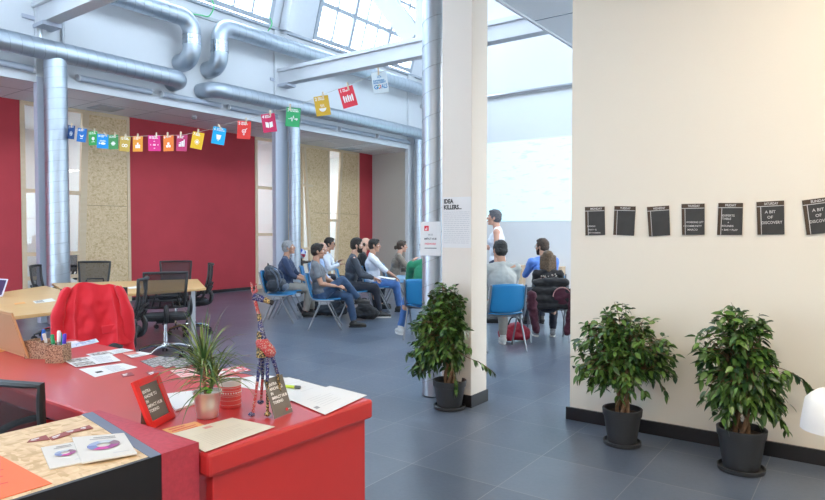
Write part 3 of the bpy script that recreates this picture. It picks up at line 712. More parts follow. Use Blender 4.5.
def brochure(px, lab, lift):
    o = sheet('brochure', px, lab, 'brochure', mat('glossy white paper', (.70, .68, .64), .35), z=TZ, t=.004, lift=lift, group='brochures on the board counter', marks=[('title', GINK, [(.38, .1, .8, .14), (.3, .17, .8, .2)]), ('print', LINK, [(.6, .82, .9, .85)])])
    c = [onz(x, y, TZ) for x, y in px]; cen = sum(c, Vector()) / 4
    ux = (c[1] - c[0]); uy = (c[3] - c[0]); ux.z = uy.z = 0
    pie(o, Vector((0, 0, .0062)) - uy * .02 , ux.normalized(), (uy - ux.normalized() * uy.dot(ux.normalized())).normalized(), min(ux.length, uy.length) * .30)
    return o
brochure([(41, 449), (76, 443), (95, 461), (50, 470.5)], 'white brochure with round chart, partly covered by another, on the counter', 0)
brochure([(72, 440.5), (124, 436), (137, 456.5), (82, 466.5)], 'white brochure with round colour chart, on top of the other one', .0055)
MAR = mat('maroon card dark', (.30, .05, .04), .5)
for k, px in enumerate([[(30, 440), (46, 435.5), (50, 440), (27, 443)], [(49, 438), (66, 432), (71, 435), (52, 441)], [(63, 433), (78, 429), (86, 430.5), (67, 434.5)], [(77, 429.5), (89, 426), (93.5, 429), (84, 431)]]):
    bcard(px, ('leftmost', 'second from left', 'third from left', 'rightmost')[k] + ' of four maroon business cards in a row on the counter', 'cards on the counter', TZ, MAR, lift=.0005 * k)

# cards 'ENTRA ANCHE TU'
def entra(o, w, h, y):
    M0 = frameM(Vector((-w / 2 + w * .12, y, h * .80)), (1, 0, 0), (0, 0, 1))
    text('lettering', 'ENTRA\nANCHE TU\nIN\nIMPACT HUB\nTORINO', h * .1, WTXT, o, M0, bold=.0006, space=1.15)
    lg = MB().box(w * .16, w * .28, y - .0005, y + .0002, h * .08, h * .15); lg.build('red_emblem', RTXT, o)
    text('lettering', 'IMPACT HUB', h * .035, WTXT, o, frameM(Vector((w * .30, y, h * .1)), (1, 0, 0), (0, 0, 1)), squash=.7)
e_, m_, W_ = upright((151.5, 430.5), (176, 417), (132, 381), ZT, .185)
H_ = .180
pf = root('picture_frame', m_, 0, 'bright red picture frame with grey card standing on the red desk', 'picture frame', rot=e_)
fr = MB(); fw = W_ * .15
for a in ((-W_ / 2, -W_ / 2 + fw, 0, H_), (W_ / 2 - fw, W_ / 2, 0, H_), (-W_ / 2 + fw, W_ / 2 - fw, 0, fw), (-W_ / 2 + fw, W_ / 2 - fw, H_ - fw, H_)): fr.box(a[0], a[1], 0, .012, a[2], a[3])
fr.build('frame_border', RIM, pf, bevel=.0015)
MB().box(-W_ / 2 + .012, W_ / 2 - .012, .005, .010, .012, H_ - .012).build('picture_card', CARDG, pf)
entra(pf, W_ * .78, .158, .0045)
MB().prism([(.012, .02), (.075, .012), (.075, .03), (.03, .12), (.012, .13)], -.02, .02, Matrix(((0, 0, 1, 0), (1, 0, 0, 0), (0, 1, 0, 0), (0, 0, 0, 1)))).build('back_stand', mat('brown board', (.12, .06, .04), .7), pf)
e_, m_, W_ = upright((275, 419.6), (292.8, 412.4), (266.4, 380), ZT, .150)
gc = root('greeting_card', m_, 0, 'small grey card with white words leaning on the giraffe figure legs', 'card', rot=e_)
MB().box(-W_ / 2, W_ / 2, 0, .003, 0, .150).build('card_board', CARDG, gc); entra(gc, W_, .15, -.001)
# tan wooden board leaning, its back towards the camera
e_, m_, W_ = upright((-18, 344), (28, 359), (-46, 280), ZT, .29)
wb = root('wooden_board', m_, 0, 'tan wooden display board leaning back at the left edge of the desk', 'board', rot=e_)
MB().box(-W_ / 2, W_ / 2, 0, .010, 0, .27).build('board_panel', wood_mat('tan board', (.66, .40, .2), (.56, .33, .16)), wb, bevel=.002)
MB().box(-W_ / 2 + .015, W_ / 2 - .012, -.002, .0, .012, .255).build('inset_panel', mat('dark tan board', (.50, .30, .16), .6), wb)
sheet('notice', [(-6, 350), (4, 348), (8, 350.5), (-2, 353)], 'orange scrap of paper beside the leaning wooden board', 'slip', mat('orange paper', (.85, .42, .15), .6))
# tablet standing on the wooden table at the left edge
tb = root('tablet', onz(-6, 296, .745), R(20), 'white-rimmed tablet standing at the left edge of the wooden table', 'tablet', rot=(R(-20), 0, R(10)))
MB().box(-.14, .14, 0, .01, 0, .2).build('tablet_case', mat('white lilac plastic', (.62, .6, .75), .4), tb, bevel=.004)
MB().box(-.125, .125, -.002, 0, .015, .185).build('screen', mat('dark screen', (.05, .05, .12), .2), tb)

# cork pen holders with pens
CORK = speckle_mat('speckled cork', ((.42, .26, .17), (.17, .09, .06), (.55, .37, .25), (.33, .19, .12)), 230, .8)
def penpot(px, py, s, lab):
    p = onz(px, py, ZT + .001); o = root('pen_holder', p, R(36 + rnd.uniform(-6, 6)), lab, 'pen holder', 'cork pen holders')
    h = s; w = s * .48
    MB().box(-w, w, -w, -w + .006, 0, h).box(-w, w, w - .006, w, 0, h).box(-w, -w + .006, -w, w, 0, h).box(w - .006, w, -w, w, 0, h).box(-w, w, -w, w, 0, .006).build('holder_body', CORK, o, bevel=.001)
    return p
pA = penpot(38, 357.0, .098, 'speckled cork pen holder on the left, holding a blue marker')
pB = penpot(49, 357.5, .088, 'speckled cork pen holder in the middle, mostly hidden by the right one')
pC = penpot(58.5, 361.5, .096, 'speckled cork pen holder on the right, full of markers')
def pen(base, dx, dy, tx, ty, L, col, cap, lab):
    o = root('marker_pen', base + Vector((dx, dy, .012)), 0, lab, 'pen', 'markers in the cork holders')
    t = Vector((tx, ty, 1)).normalized()
    MB().tube([t * 0, t * (L * .62)], .008, 12).build('pen_body', mat('pen ' + cap[0], cap[1], .4), o, smooth=True)
    MB().tube([t * (L * .62), t * (L * .97), t * L], [.0095, .0095, .006], 12).build('pen_cap', mat('pen ' + col[0], col[1], .35), o, smooth=True)
BLU = ('blue', (.01, .14, .62)); GRN = ('green', (.01, .30, .10)); TEAL = ('teal', (.03, .35, .28)); VIO = ('violet blue', (.06, .03, .55)); WHT = ('white', (.8, .8, .8)); GRY = ('grey', (.3, .31, .35))
rx = Vector((math.cos(YAW), math.sin(YAW), 0))
pen(pA, .02, .01, .1, .05, .145, BLU, BLU, 'blue marker standing in the left cork holder')
pen(pB, -.005, 0, -.16, -.12, .125, WHT, WHT, 'white pen leaning left out of the middle cork holder')
pen(pC, -.018, -.01, -.08, -.06, .135, GRN, WHT, 'green-capped marker at the left of the right cork holder')
pen(pC, -.012, .02, -.05, 0, .14, TEAL, TEAL, 'teal marker behind the green one in the right cork holder')
pen(pC, .004, .0, .0, .02, .155, WHT, GRY, 'tallest white-capped marker in the right cork holder')
pen(pC, .022, .01, .09, .07, .14, VIO, WHT, 'violet-blue capped marker at the right of the right cork holder')

# red and white striped tin
p = onz(230.5, 406, ZT + .001)
tn = root('storage_tin', p, 0, 'round red and white patterned tin behind the metal plant pot', 'tin')
MB().lathe([(.040, 0), (.042, .003), (.042, .090), (.041, .092)], 28).build('tin_body', mat('tin red', (.74, .10, .09), .45), tn, smooth=True)
MB().lathe([(.0425, .086), (.0425, .104), (.040, .109), (.003, .110)], 28).build('tin_lid', mat('tin white', (.82, .78, .72), .45), tn, smooth=True)
for z in (.012, .03, .046, .052, .068, .08): MB().lathe([(.0424, z), (.0426, z), (.0426, z + .0011), (.0424, z + .0011)], 28, close=False).build('white_band', mat('tin white', (.82, .78, .72), .45), tn)
dd = MB()
for k in range(26): a = 2 * PI * k / 26; dd.box(-.0025, .0025, -.001, .001, .0575, .0625, Matrix.Rotation(a, 4, 'Z') @ Matrix.Translation((0, -.0427, 0)))
dd.build('white_pattern', WTXT, tn)

# small potted dracaena
p = onz(207.5, 417, ZT + .001)
dr = root('potted_plant', p, 0, 'small spiky plant in a shiny metal pot on the red desk', 'plant')
TINM = mat('brushed tin', (.80, .79, .77), .30, .72, noise_amt=.15, noise_scale=5)
MB().lathe([(.036, 0), (.038, .002), (.044, .04), (.0445, .043), (.045, .046), (.051, .094), (.0535, .096), (.0535, .100), (.050, .100), (.048, .088)], 32).build('pot', TINM, dr, smooth=True, flat_angle=60)
MB().lathe([(.0, .086), (.0485, .086)], 20, close=False).build('soil', SOIL, dr)
st = MB(); heads = []
for k, (dx, dy, h) in enumerate(((-.012, .0, .175), (.012, .006, .135), (.0, -.01, .215))):
    st.tube(bez([(dx * .4, dy * .4, .08), (dx, dy, .11), (dx * 1.6, dy * 1.6, h)], 5), [.006] * 5 + [.005] * 6, 7); heads.append(Vector((dx * 1.6, dy * 1.6, h)))
st.build('stem', mat('pinkish cane', (.38, .2, .12), .7), dr, smooth=True)
lv = MB(); r_ = random.Random(11)
for hi, hd in enumerate(heads):
    for k in range(46):
        az = k * 2.4 + r_.uniform(-.3, .3); el = r_.uniform(.1, 1.35) if hi != 1 else r_.uniform(0, 1.1); L = r_.uniform(.15, .26); w = r_.uniform(.003, .0048)
        d = Vector((math.cos(az) * math.cos(el), math.sin(az) * math.cos(el), math.sin(el))); s = Vector((-math.sin(az), math.cos(az), 0)); pts = []; q = Vector(hd); q.z += r_.uniform(-.03, .01); n = 8
        droop = r_.uniform(.16, .44) * (1.1 - el / 2.2)
        for i in range(n + 1):
            t = i / n; ww = w * min(1, .5 + t * 4) * (1 - t ** 2.5); c_ = q + s.cross(d) * 0
            pts += [q - s * ww - Vector((0, 0, -ww * .5)), q, q + s * ww + Vector((0, 0, ww * .5))]
            q = q + d * L / n; d = (d + Vector((0, 0, -droop * (t + .25)))).normalized()
        fs = []
        for i in range(n):
            a = 3 * i; fs += [(a, a + 1, a + 4, a + 3), (a + 1, a + 2, a + 5, a + 4)]
        lv.add(pts, fs)
lv.build('leaves', leaf_mat('spiky plant leaves', (.05, .12, .035), (.34, .44, .12)), dr, smooth=True)
r3 = MB()
for k in range(5): a = k * 1.3; r3.ell((.028 + .012 * math.cos(a), -.022 + .012 * math.sin(a), .105 + .004 * k), (.012, .009, .005))
r3.build('succulent_tuft', mat('fresh green', (.16, .42, .05), .5), dr, smooth=True)

# beaded giraffe
BB = speckle_mat('blue bead pattern', ((.012, .02, .13), (.02, .035, .22), (.30, .30, .36), (.01, .01, .06)), 320, .5)
RB = speckle_mat('red bead pattern', ((.48, .03, .035), (.50, .36, .33), (.42, .03, .04), (.50, .08, .08)), 320, .5)
YB = speckle_mat('yellow black bead pattern', ((.02, .02, .02), (.55, .38, .12), (.03, .03, .03), (.4, .3, .14)), 260, .5)
g0 = onz(268, 416.5, ZT + .001)
gi = root('giraffe_figurine', g0, 0, 'tall beaded giraffe figure in blue and red patterns on the red desk', 'figurine')
zc = (.588 * -g0.x + .809 * g0.y)                       # how far off it stands
def gp(px, py, d=0.):                                    # point of the upright plane the figure stands in, pushed d away
    v = Vector((rx.x, rx.y, 0)) * ((px - 268) / F * zc) + Vector((0, 0, (416.5 - py) / F * zc)); return v + Vector((-.588, .809, 0)) * d
def seg(name, pts, rad, m, n=12): return MB().tube(bez(pts, 5), [rad[0] + (rad[1] - rad[0]) * i / (5 * (len(pts) - 1)) for i in range(5 * (len(pts) - 1) + 1)], n).build(name, m, gi, smooth=True)
bd = MB(); 
M1 = Matrix.Rotation(YAW, 4, 'Z')
bd.cap(gp(262.5, 342), gp(270.5, 351), .025, .023, 14)
bd.build('body', RB, gi, smooth=True)
seg('shoulder', [gp(261, 330), gp(261.5, 340), gp(262.5, 356)], (.013, .022), YB)
seg('neck_base', [gp(260.5, 318), gp(261.5, 327), gp(263, 338)], (.007, .016), BB)
seg('neck_collar', [gp(259.5, 312.5), gp(260.2, 319.5)], (.0085, .0085), YB)
seg('neck', [gp(254.8, 290), gp(256.5, 302), gp(259.6, 314)], (.0078, .0058), RB)
seg('head', [gp(254.2, 295), gp(259, 296.5), gp(265, 298.3)], (.016, .012), BB, 14)
seg('muzzle', [gp(265, 298.3), gp(268, 299.6), gp(271, 301)], (.0115, .0085), YB)
seg('nose', [gp(270.5, 300.5), gp(274, 302)], (.0085, .0105), BLACKF)
seg('horn', [gp(253.3, 291), gp(252.6, 285), gp(252.0, 281)], (.004, .0035), RB, 8); seg('horn', [gp(255.8, 291, .015), gp(255.8, 286, .015), gp(255.8, 282.5, .015)], (.004, .0035), RB, 8)
seg('ear', [gp(256, 291, -.01), gp(259, 288.5, -.02)], (.005, .006), RB, 8)
def gleg(pts, foot, d, top, mid):
    a, b, c = [gp(x, y, dd) for (x, y), dd in zip(pts, (0, d * .7, d))]
    seg('leg', [a, b], (.009, .0058), top); seg('lower_leg', [b, (b + c) / 2, c], (.0058, .0052), mid)
    f = MB().ell(c + Vector((rx.x * foot, rx.y * foot, .009)), (.013, .013, .0085)); f.build('hoof', BB if mid is RB else YB, gi, smooth=True)
gleg([(261, 352), (258.5, 380), (253.6, 415)], -.003, -.02, BB, RB)
gleg([(263, 354), (261, 380), (258, 407)], 0, .04, BB, RB)
gleg([(268, 352), (268, 380), (268.2, 415.5)], 0, -.01, BB, YB)
gleg([(272, 353), (276, 375), (279, 405)], 0, .05, BB, YB)

# ================================================================== WOODEN MEETING TABLES
def table(pts, lab, legs):
    c = sum((Vector(p) for p in pts), Vector((0, 0, 0))) / len(pts)
    o = root('meeting_table', (c.x, c.y, 0), 0, lab, 'table', 'wooden meeting tables')
    MB().prism([(p[0], p[1]) for p in pts], .71, .74).build('tabletop', OAK, o, world=True, bevel=.003)
    for (x, y) in legs: MB().box(x - .03, x + .03, y - .03, y + .03, 0, .71).build('leg', GREYLEG, o, world=True)
    n = len(legs); 
    for i in range(0, n, 2):
        a = Vector(legs[i]).to_3d(); b = Vector(legs[(i + 1) % n]).to_3d(); MB().tube([a + Vector((0, 0, .68)), b + Vector((0, 0, .68))], .025, 6).build('cross_rail', GREYLEG, o, world=True)
Pz = lambda x, y: onz(x, y, .74)
t2 = [Pz(203, 288), Pz(197, 279), Pz(53, 283), Pz(121, 294.2)]
v = t2[0]
table([(-6.80, 4.90, 0), (-8.20, 5.76, 0), (-9.18, 4.10, 0), (-8.05, 3.72, 0), (-6.90, 3.55, 0)], 'light wooden meeting table farther away, in front of the big red wall', [(-6.93, 4.78), (-8.12, 5.58), (-8.85, 4.1), (-7.0, 3.7)])
table([(-5.93, 3.15, 0), (-6.88, 3.53, 0), (-8.03, 3.70, 0), (-8.8, 3.85, 0), (-8.2, 3.05, 0), (-7.9, 1.6, 0), (-5.72, 1.6, 0)], 'light wooden meeting table at the left edge, nearest the red desk', [(-6.05, 1.75), (-7.6, 1.75), (-6.1, 3.05), (-7.8, 3.5)])
def on_table(px, lab, **k): return sheet('paper_sheet', px, lab, 'paper', z=.741, **k)
on_table([(33, 301.5), (52, 298.5), (56, 301), (36, 303.5)], 'printed white sheet on the near wooden table left of the jacket', marks=[('photo', PHOT, [(.05, .1, .45, .9)])])
on_table([(127, 287.5), (140, 286), (142, 287.5), (129, 289)], 'small white paper on the far wooden table')
on_table([(14, 303.4), (24, 302), (26, 303.4), (15, 304.8)], 'orange slip of paper on the near wooden table', m=mat('orange paper', (.85, .42, .15), .6))

# ================================================================== OFFICE CHAIRS
def office_chair(label, loc, rz, group='black mesh office chairs'):
    o = root('office_chair', loc, rz, label, 'office chair', group)
    hub = MB().lathe([(.045, .10), (.05, .13), (.035, .15), (.03, .16)], 14); hub.build('hub', CHROME, o, smooth=True)
    MB().lathe([(.025, .14), (.025, .28), (.018, .28), (.018, .42)], 14).build('gas_lift', CHROME, o, smooth=True)
    for k in range(5):
        a = 2 * PI * k / 5 + .3; d = Vector((math.cos(a), math.sin(a), 0))
        leg = MB().tube([d * .03 + Z_ * .125, d * .16 + Z_ * .125, d * .30 + Z_ * .085], [.024, .02, .015], 8).build('base_leg', CHROME, o, smooth=True)
        cs = MB()
        s = Vector((-d.y, d.x, 0))
        for sg in (-1, 1): cs.tube([d * .30 + Z_ * .032 + s * sg * .012, d * .30 + Z_ * .032 + s * sg * .03], .031, 14)
        cs.tube([d * .30 + Z_ * .03, d * .30 + Z_ * .09], .008, 6)
        cs.build('castor', BLACK, leg, smooth=True)
    MB().box(-.1, .1, -.12, .12, .40, .44).build('mechanism', BLACK, o, bevel=.01)
    # seat cushion
    sm = MB(); n = 16; prof = [(-.012, .0), (.0, .03), (-.03, .055)]
    def rr(u, k=4): return .25 * (abs(math.cos(u)) ** k + abs(math.sin(u)) ** k) ** (-1 / k)
    outl = [(rr(2 * PI * j / 32) * math.cos(2 * PI * j / 32), rr(2 * PI * j / 32) * math.sin(2 * PI * j / 32)) for j in range(32)]
    vs = []; fs = []; lay = [(.95, .44), (1.0, .46), (1.0, .485), (.93, .505), (.6, .512), (.05, .508)]
    for s_, z in lay: vs += [(x * s_, y * s_ + .02, z + (-.02 * max(0, y) * 2 if z > .45 else 0)) for x, y in outl]
    for i in range(len(lay) - 1):
        for j in range(32): fs.append((i * 32 + j, i * 32 + (j + 1) % 32, (i + 1) * 32 + (j + 1) % 32, (i + 1) * 32 + j))
    fs += [tuple(range(32))[::-1], tuple(range((len(lay) - 1) * 32, len(lay) * 32))]
    MB().add(vs, fs).build('seat', BLACKF, o, smooth=True)
    # back: rim with mesh
    def bk(u, v): # u -1..1 across, v 0..1 up
        w = .20 + .035 * v; x = u * w; y = -.235 - .07 * v - .02 * math.sin(v * PI) + .045 * u * u; z = .60 + .40 * v; return Vector((x, y, z))
    rim = [bk(-1, v / 8) for v in range(9)] + [bk(u / 4, 1) for u in range(-3, 5)] + [bk(1, v / 8) for v in range(7, -1, -1)] + [bk(u / 4, 0) for u in range(3, -4, -1)]
    br = MB().tube(rim, .016, 8, closed=True).build('back_frame', BLACK, o, smooth=True)
    g = MB(); n, m_ = 8, 8
    g.add([bk(-1 + 2 * i / n, j / m_) for j in range(m_ + 1) for i in range(n + 1)], [(j * (n + 1) + i, j * (n + 1) + i + 1, (j + 1) * (n + 1) + i + 1, (j + 1) * (n + 1) + i) for j in range(m_) for i in range(n)])
    g.build('back_mesh', MESHF, o, smooth=True)
    lb = MB()
    lb.tube([bk(-.75, .02), bk(-.55, .34) + Vector((0, -.03, 0)), bk(.55, .34) + Vector((0, -.03, 0)), bk(.75, .02)], .012, 6)
    lb.tube([bk(-.35, .03) + Vector((0, -.02, 0)), bk(-.3, .2) + Vector((0, -.03, 0)), bk(.3, .2) + Vector((0, -.03, 0)), bk(.35, .03) + Vector((0, -.02, 0))], .012, 6)
    lb.tube([bk(-.8, .2), bk(0, .2) + Vector((0, -.03, 0)), bk(.8, .2)], .012, 6)
    lb.build('lumbar_support', BLACK, o, smooth=True)
    MB().tube(bez([(0, -.08, .42), (0, -.24, .44), (0, -.28, .54), (0, -.25, .62)], 5), .028, 8).build('back_stem', BLACK, o, smooth=True)
    for s in (-1, 1):
        pts = bez([(s * .15, .0, .43), (s * .27, .0, .47), (s * .285, -.13, .55), (s * .28, -.15, .64), (s * .28, -.04, .69), (s * .28, .12, .68), (s * .28, .18, .62), (s * .275, .10, .52), (s * .22, .06, .45)], 4)
        MB().tube(pts, .017, 8).build('armrest', BLACK, o, smooth=True)
    return o
oc = office_chair('black mesh office chair seen from behind, near the right end of the table', (-7.33, 4.72, 0), R(70))
def oc_copy(lab, x, y, rz):
    c = copy_tree(oc); c.location = (x, y, 0); c.rotation_euler = (0, 0, rz); c['label'] = lab; return c
oc.location = (-6.64, 4.22, 0); oc.rotation_euler = (0, 0, R(60)); oc.scale = (.98, .98, .99)
oc_copy('black mesh office chair across the wooden table, against the red wall', -8.55, 5.62, R(236))
oc_copy('black mesh office chair in profile at the right end of the wooden table', -7.78, 5.36, R(148))
oc_copy('black mesh office chair behind the red jacket, in front of the board panel', -9.45, 4.75, R(225))
oc_copy('black mesh office chair tilted sideways, left of the grey column', -8.98, 4.08, R(322))
oc_copy('black mesh office chair in narrow profile just right of the red jacket', -6.0, 3.27, R(140))
oc_copy('black mesh office chair wearing the red jacket', -5.22, 2.70, R(52 + 5))
nc = oc_copy('black mesh office chair at the left edge, tucked behind the board-topped counter', -2.74, 1.27, R(10)); nc.scale = (1.02, 1.0, .885)
oc_copy('black mesh office chair in the room behind the glazed frame', -14.2, 7.0, R(20))

# red jacket over the chair back
def jacket():
    o = root('red_jacket', (-5.22, 2.70, 0), R(57), 'bright red blazer hung over the back of an office chair', 'jacket')
    JM = mat('red wool cloth', (.78, .012, .03), .75, bump=.15, bump_scale=400, sheen=.3)
    r = random.Random(5); nu, nv = 64, 44
    def body(u, v, side):          # u -1..1 across, v 0 top .. 1 hem, side -1 behind the chair, +1 front
        w = .195 + .055 * min(1, v * 1.9) ** .8 + .02 * v
        x = u * w; sh = .05 * max(0, abs(u) - .55) ** 1.2 * 3 * (1 - v)
        z = 1.045 - sh - v * (.50 + .02 * math.sin(u * 9) - .05 * (u > .3) * (u - .3)) - .012 * math.sin(u * PI * 1.5) * (1 - v) 
        y = -.31 + side * (-.035 - .05 * v) - .05 * u * u * side * -1 * .4
        f = noise.noise(Vector((u * 2.2 + 3, v * 1.0, side * 4))) * .05 + noise.noise(Vector((u * 4, v * 2.6 - u * 2.3, 1))) * .012 + noise.noise(Vector((u * 3 + v * 5, v * 6 - u * 3, 7))) * .014
        f += .018 * math.exp(-((u + .55 - v * .12) / .035) ** 2) * min(1, v * 4) + .014 * math.exp(-((u - .62 - v * .05) / .03) ** 2) * min(1, v * 4)
        return Vector((x, y - side * 0 - f * min(1, v * 3 + .15), z))
    vs = []; fs = []
    # outer surface (behind) wrapping over top to the inner front
    rows = []
    for j in range(nv + 1):
        rows.append([body(-1 + 2 * i / nu, 1 - j / nv, 1) if False else Vector((0, 0, 0)) for i in range(nu + 1)])
    rows = [[body(-1 + 2 * i / nu, 1 - j / nv, +1) for i in range(nu + 1)] for j in range(nv + 1)]
    back = [[Vector((p.x * .96, -.17 + (.03 if j < 3 else 0) + .01 * math.sin(i * .5), p.z - .01 - .0 * j)) for i, p in enumerate([body(-1 + 2 * i / nu, j / nv * .5, 1) for i in range(nu + 1)])] for j in range(1, nv // 2)]
    allr = rows + back; W = nu + 1
    for rw in allr: vs += rw
    for j in range(len(allr) - 1):
        for i in range(nu): fs.append((j * W + i, j * W + i + 1, (j + 1) * W + i + 1, (j + 1) * W + i))
    b = MB().add(vs, fs).build('jacket_body', JM, o, smooth=True)
    so = b.modifiers.new('s', 'SOLIDIFY'); so.thickness = .006
    for s in (-1, 1):     # sleeves hanging at both sides
        sw = MB(); L = .50 if s < 0 else .53; pts = []; rad = []
        for k in range(15):
            t = k / 14; pts.append(Vector((s * (.175 + .080 * min(1, t * 1.8) ** .8 + .008 * math.sin(t * 6)), -.352 - .012 * math.sin(t * 5), 1.02 - t * L))); rad.append((.022 + .026 * min(1, t * 2.2)) * (1 - .18 * t) + .005 * math.sin(t * 20))
        n = 20; vv = []; ff = []
        for k, (p, r0) in enumerate(zip(pts, rad)):
            for j in range(n):
                a = 2 * PI * j / n; q = r0 * (1 + .12 * noise.noise(Vector((math.cos(a) * 2, math.sin(a) * 2, k * .5 + s)))); vv.append(p + Vector((math.cos(a) * q, math.sin(a) * q * .72, .006 * math.sin(3 * a))))
        for k in range(14):
            for j in range(n): ff.append((k * n + j, k * n + (j + 1) % n, (k + 1) * n + (j + 1) % n, (k + 1) * n + j))
        ff.append(tuple(range(n)))
        sl = MB().add(vv, ff).build('sleeve', JM, o, smooth=True); so = sl.modifiers.new('s', 'SOLIDIFY'); so.thickness = .005
    p = body(.42, .74, 1); MB().box(-.05, .05, -.008, .004, -.03, .03, Matrix.Translation(p + Vector((0, -.008, 0))) @ Matrix.Rotation(R(-6), 4, 'Y')).build('pocket_flap', JM, o, bevel=.004)
    return o
jacket()
# ================================================================== BLUE STACKING CHAIRS
def blue_chair(label, loc, rz, group='blue plastic chairs of the audience'):
    o = root('stacking_chair', loc, rz, label, 'chair', group)
    def shell(fn, n, m_, name, t=.014):
        vs = [fn(-1 + 2 * i / n, j / m_) for j in range(m_ + 1) for i in range(n + 1)]
        fs = [(j * (n + 1) + i, j * (n + 1) + i + 1, (j + 1) * (n + 1) + i + 1, (j + 1) * (n + 1) + i) for j in range(m_) for i in range(n)]
        b = MB().add(vs, fs).build(name, CHBLUE, o, smooth=True)
        s = b.modifiers.new('s', 'SOLIDIFY'); s.thickness = t; s.offset = 0; return b
    def seatf(u, v):
        w = .225 * (1 - .18 * max(0, (v - .8) / .2) ** 2 - .1 * max(0, (.12 - v) / .12) ** 2)
        return Vector((u * w, -.19 + .42 * v, .455 + .018 * u * u - .018 * math.sin(v * PI) - .03 * max(0, v - .75) ** 2 * 16 * .25))
    shell(seatf, 14, 14, 'seat')
    def backf(u, v):
        w = .225 * (1 - .14 * abs(2 * v - 1) ** 5)
        return Vector((u * w, -.225 - .085 * v - .012 * math.sin(v * PI) + .05 * u * u, .49 + .33 * v + .012 * (1 - u * u) * (2 * v - 1)))
    shell(backf, 14, 12, 'backrest')
    for s in (-1, 1):
        x = s * .235
        for k, (fy, ty) in enumerate(((.24, .03), (-.24, -.05))):
            MB().tube([(x, ty, .43), (x * 1.06, fy, .012)], .0115, 8).tube([(x * 1.06, fy, .0), (x * 1.06, fy, .03)], .014, 8).build('leg', CHLEG, o, smooth=True)
        MB().tube(bez([(x, .14, .44), (x, -.05, .44), (x, -.19, .47), (x * .97, -.24, .60), (x * .93, -.295, .82)], 4), .0125, 8).build('side_frame', CHLEG, o, smooth=True)
        MB().box(x - .008, x + .008, -.09, .07, .385, .45).build('bracket', GREYLEG, o, bevel=.006)
    MB().tube([(-.235, -.05, .41), (.235, -.05, .41)], .009, 6).tube([(-.235, .05, .41), (.235, .05, .41)], .009, 6).build('cross_rail', CHLEG, o)
    return o

# ================================================================== PEOPLE
def remesh(mb, name, m, parent, vox, smooth_it=2, wr=0., wscale=9., seed=0, solid=0):
    me = mb.mesh('tmp'); t = bpy.data.objects.new('tmp', me); COL.objects.link(t)
    r = t.modifiers.new('r', 'REMESH'); r.mode = 'VOXEL'; r.voxel_size = vox; r.adaptivity = 0
    if smooth_it:
        s = t.modifiers.new('s', 'SMOOTH'); s.factor = .5; s.iterations = smooth_it
    dg = bpy.context.evaluated_depsgraph_get(); out = bpy.data.meshes.new_from_object(t.evaluated_get(dg)); bpy.data.objects.remove(t)
    out.name = name
    if wr:
        n = len(out.vertices); co = np.empty(n * 3); out.vertices.foreach_get('co', co); co = co.reshape(-1, 3)
        nm = np.empty(n * 3); out.vertices.foreach_get('normal', nm); nm = nm.reshape(-1, 3)
        for i in range(n):
            p = co[i]; f = noise.noise(Vector((p[0] * wscale + seed, p[1] * wscale, p[2] * wscale * 1.6))) + .5 * noise.noise(Vector((p[0] * wscale * 2.3, p[1] * wscale * 2.3 + seed, p[2] * wscale * 3.1)))
            co[i] += nm[i] * f * wr
        out.vertices.foreach_set('co', co.reshape(-1))
    out.materials.clear(); out.materials.append(m)
    out.polygons.foreach_set('use_smooth', [True] * len(out.polygons)); out.update()
    o = bpy.data.objects.new(name, out); COL.objects.link(o); o.parent = parent
    return o
def ik(a, c, l1, l2, pole):
    d = c - a; L = min(d.length, (l1 + l2) * .995); t = d.normalized(); c2 = a + t * L
    x = (l1 * l1 - l2 * l2 + L * L) / (2 * L); h = math.sqrt(max(0, l1 * l1 - x * x))
    p = Vector(pole); p = p - t * p.dot(t); p.normalize(); return a + t * x + p * h, c2
SKIN = lambda c: mat('skin %.2f' % c[0], c, .55)
LIGHT, TAN = (.62, .36, .26), (.50, .27, .18)
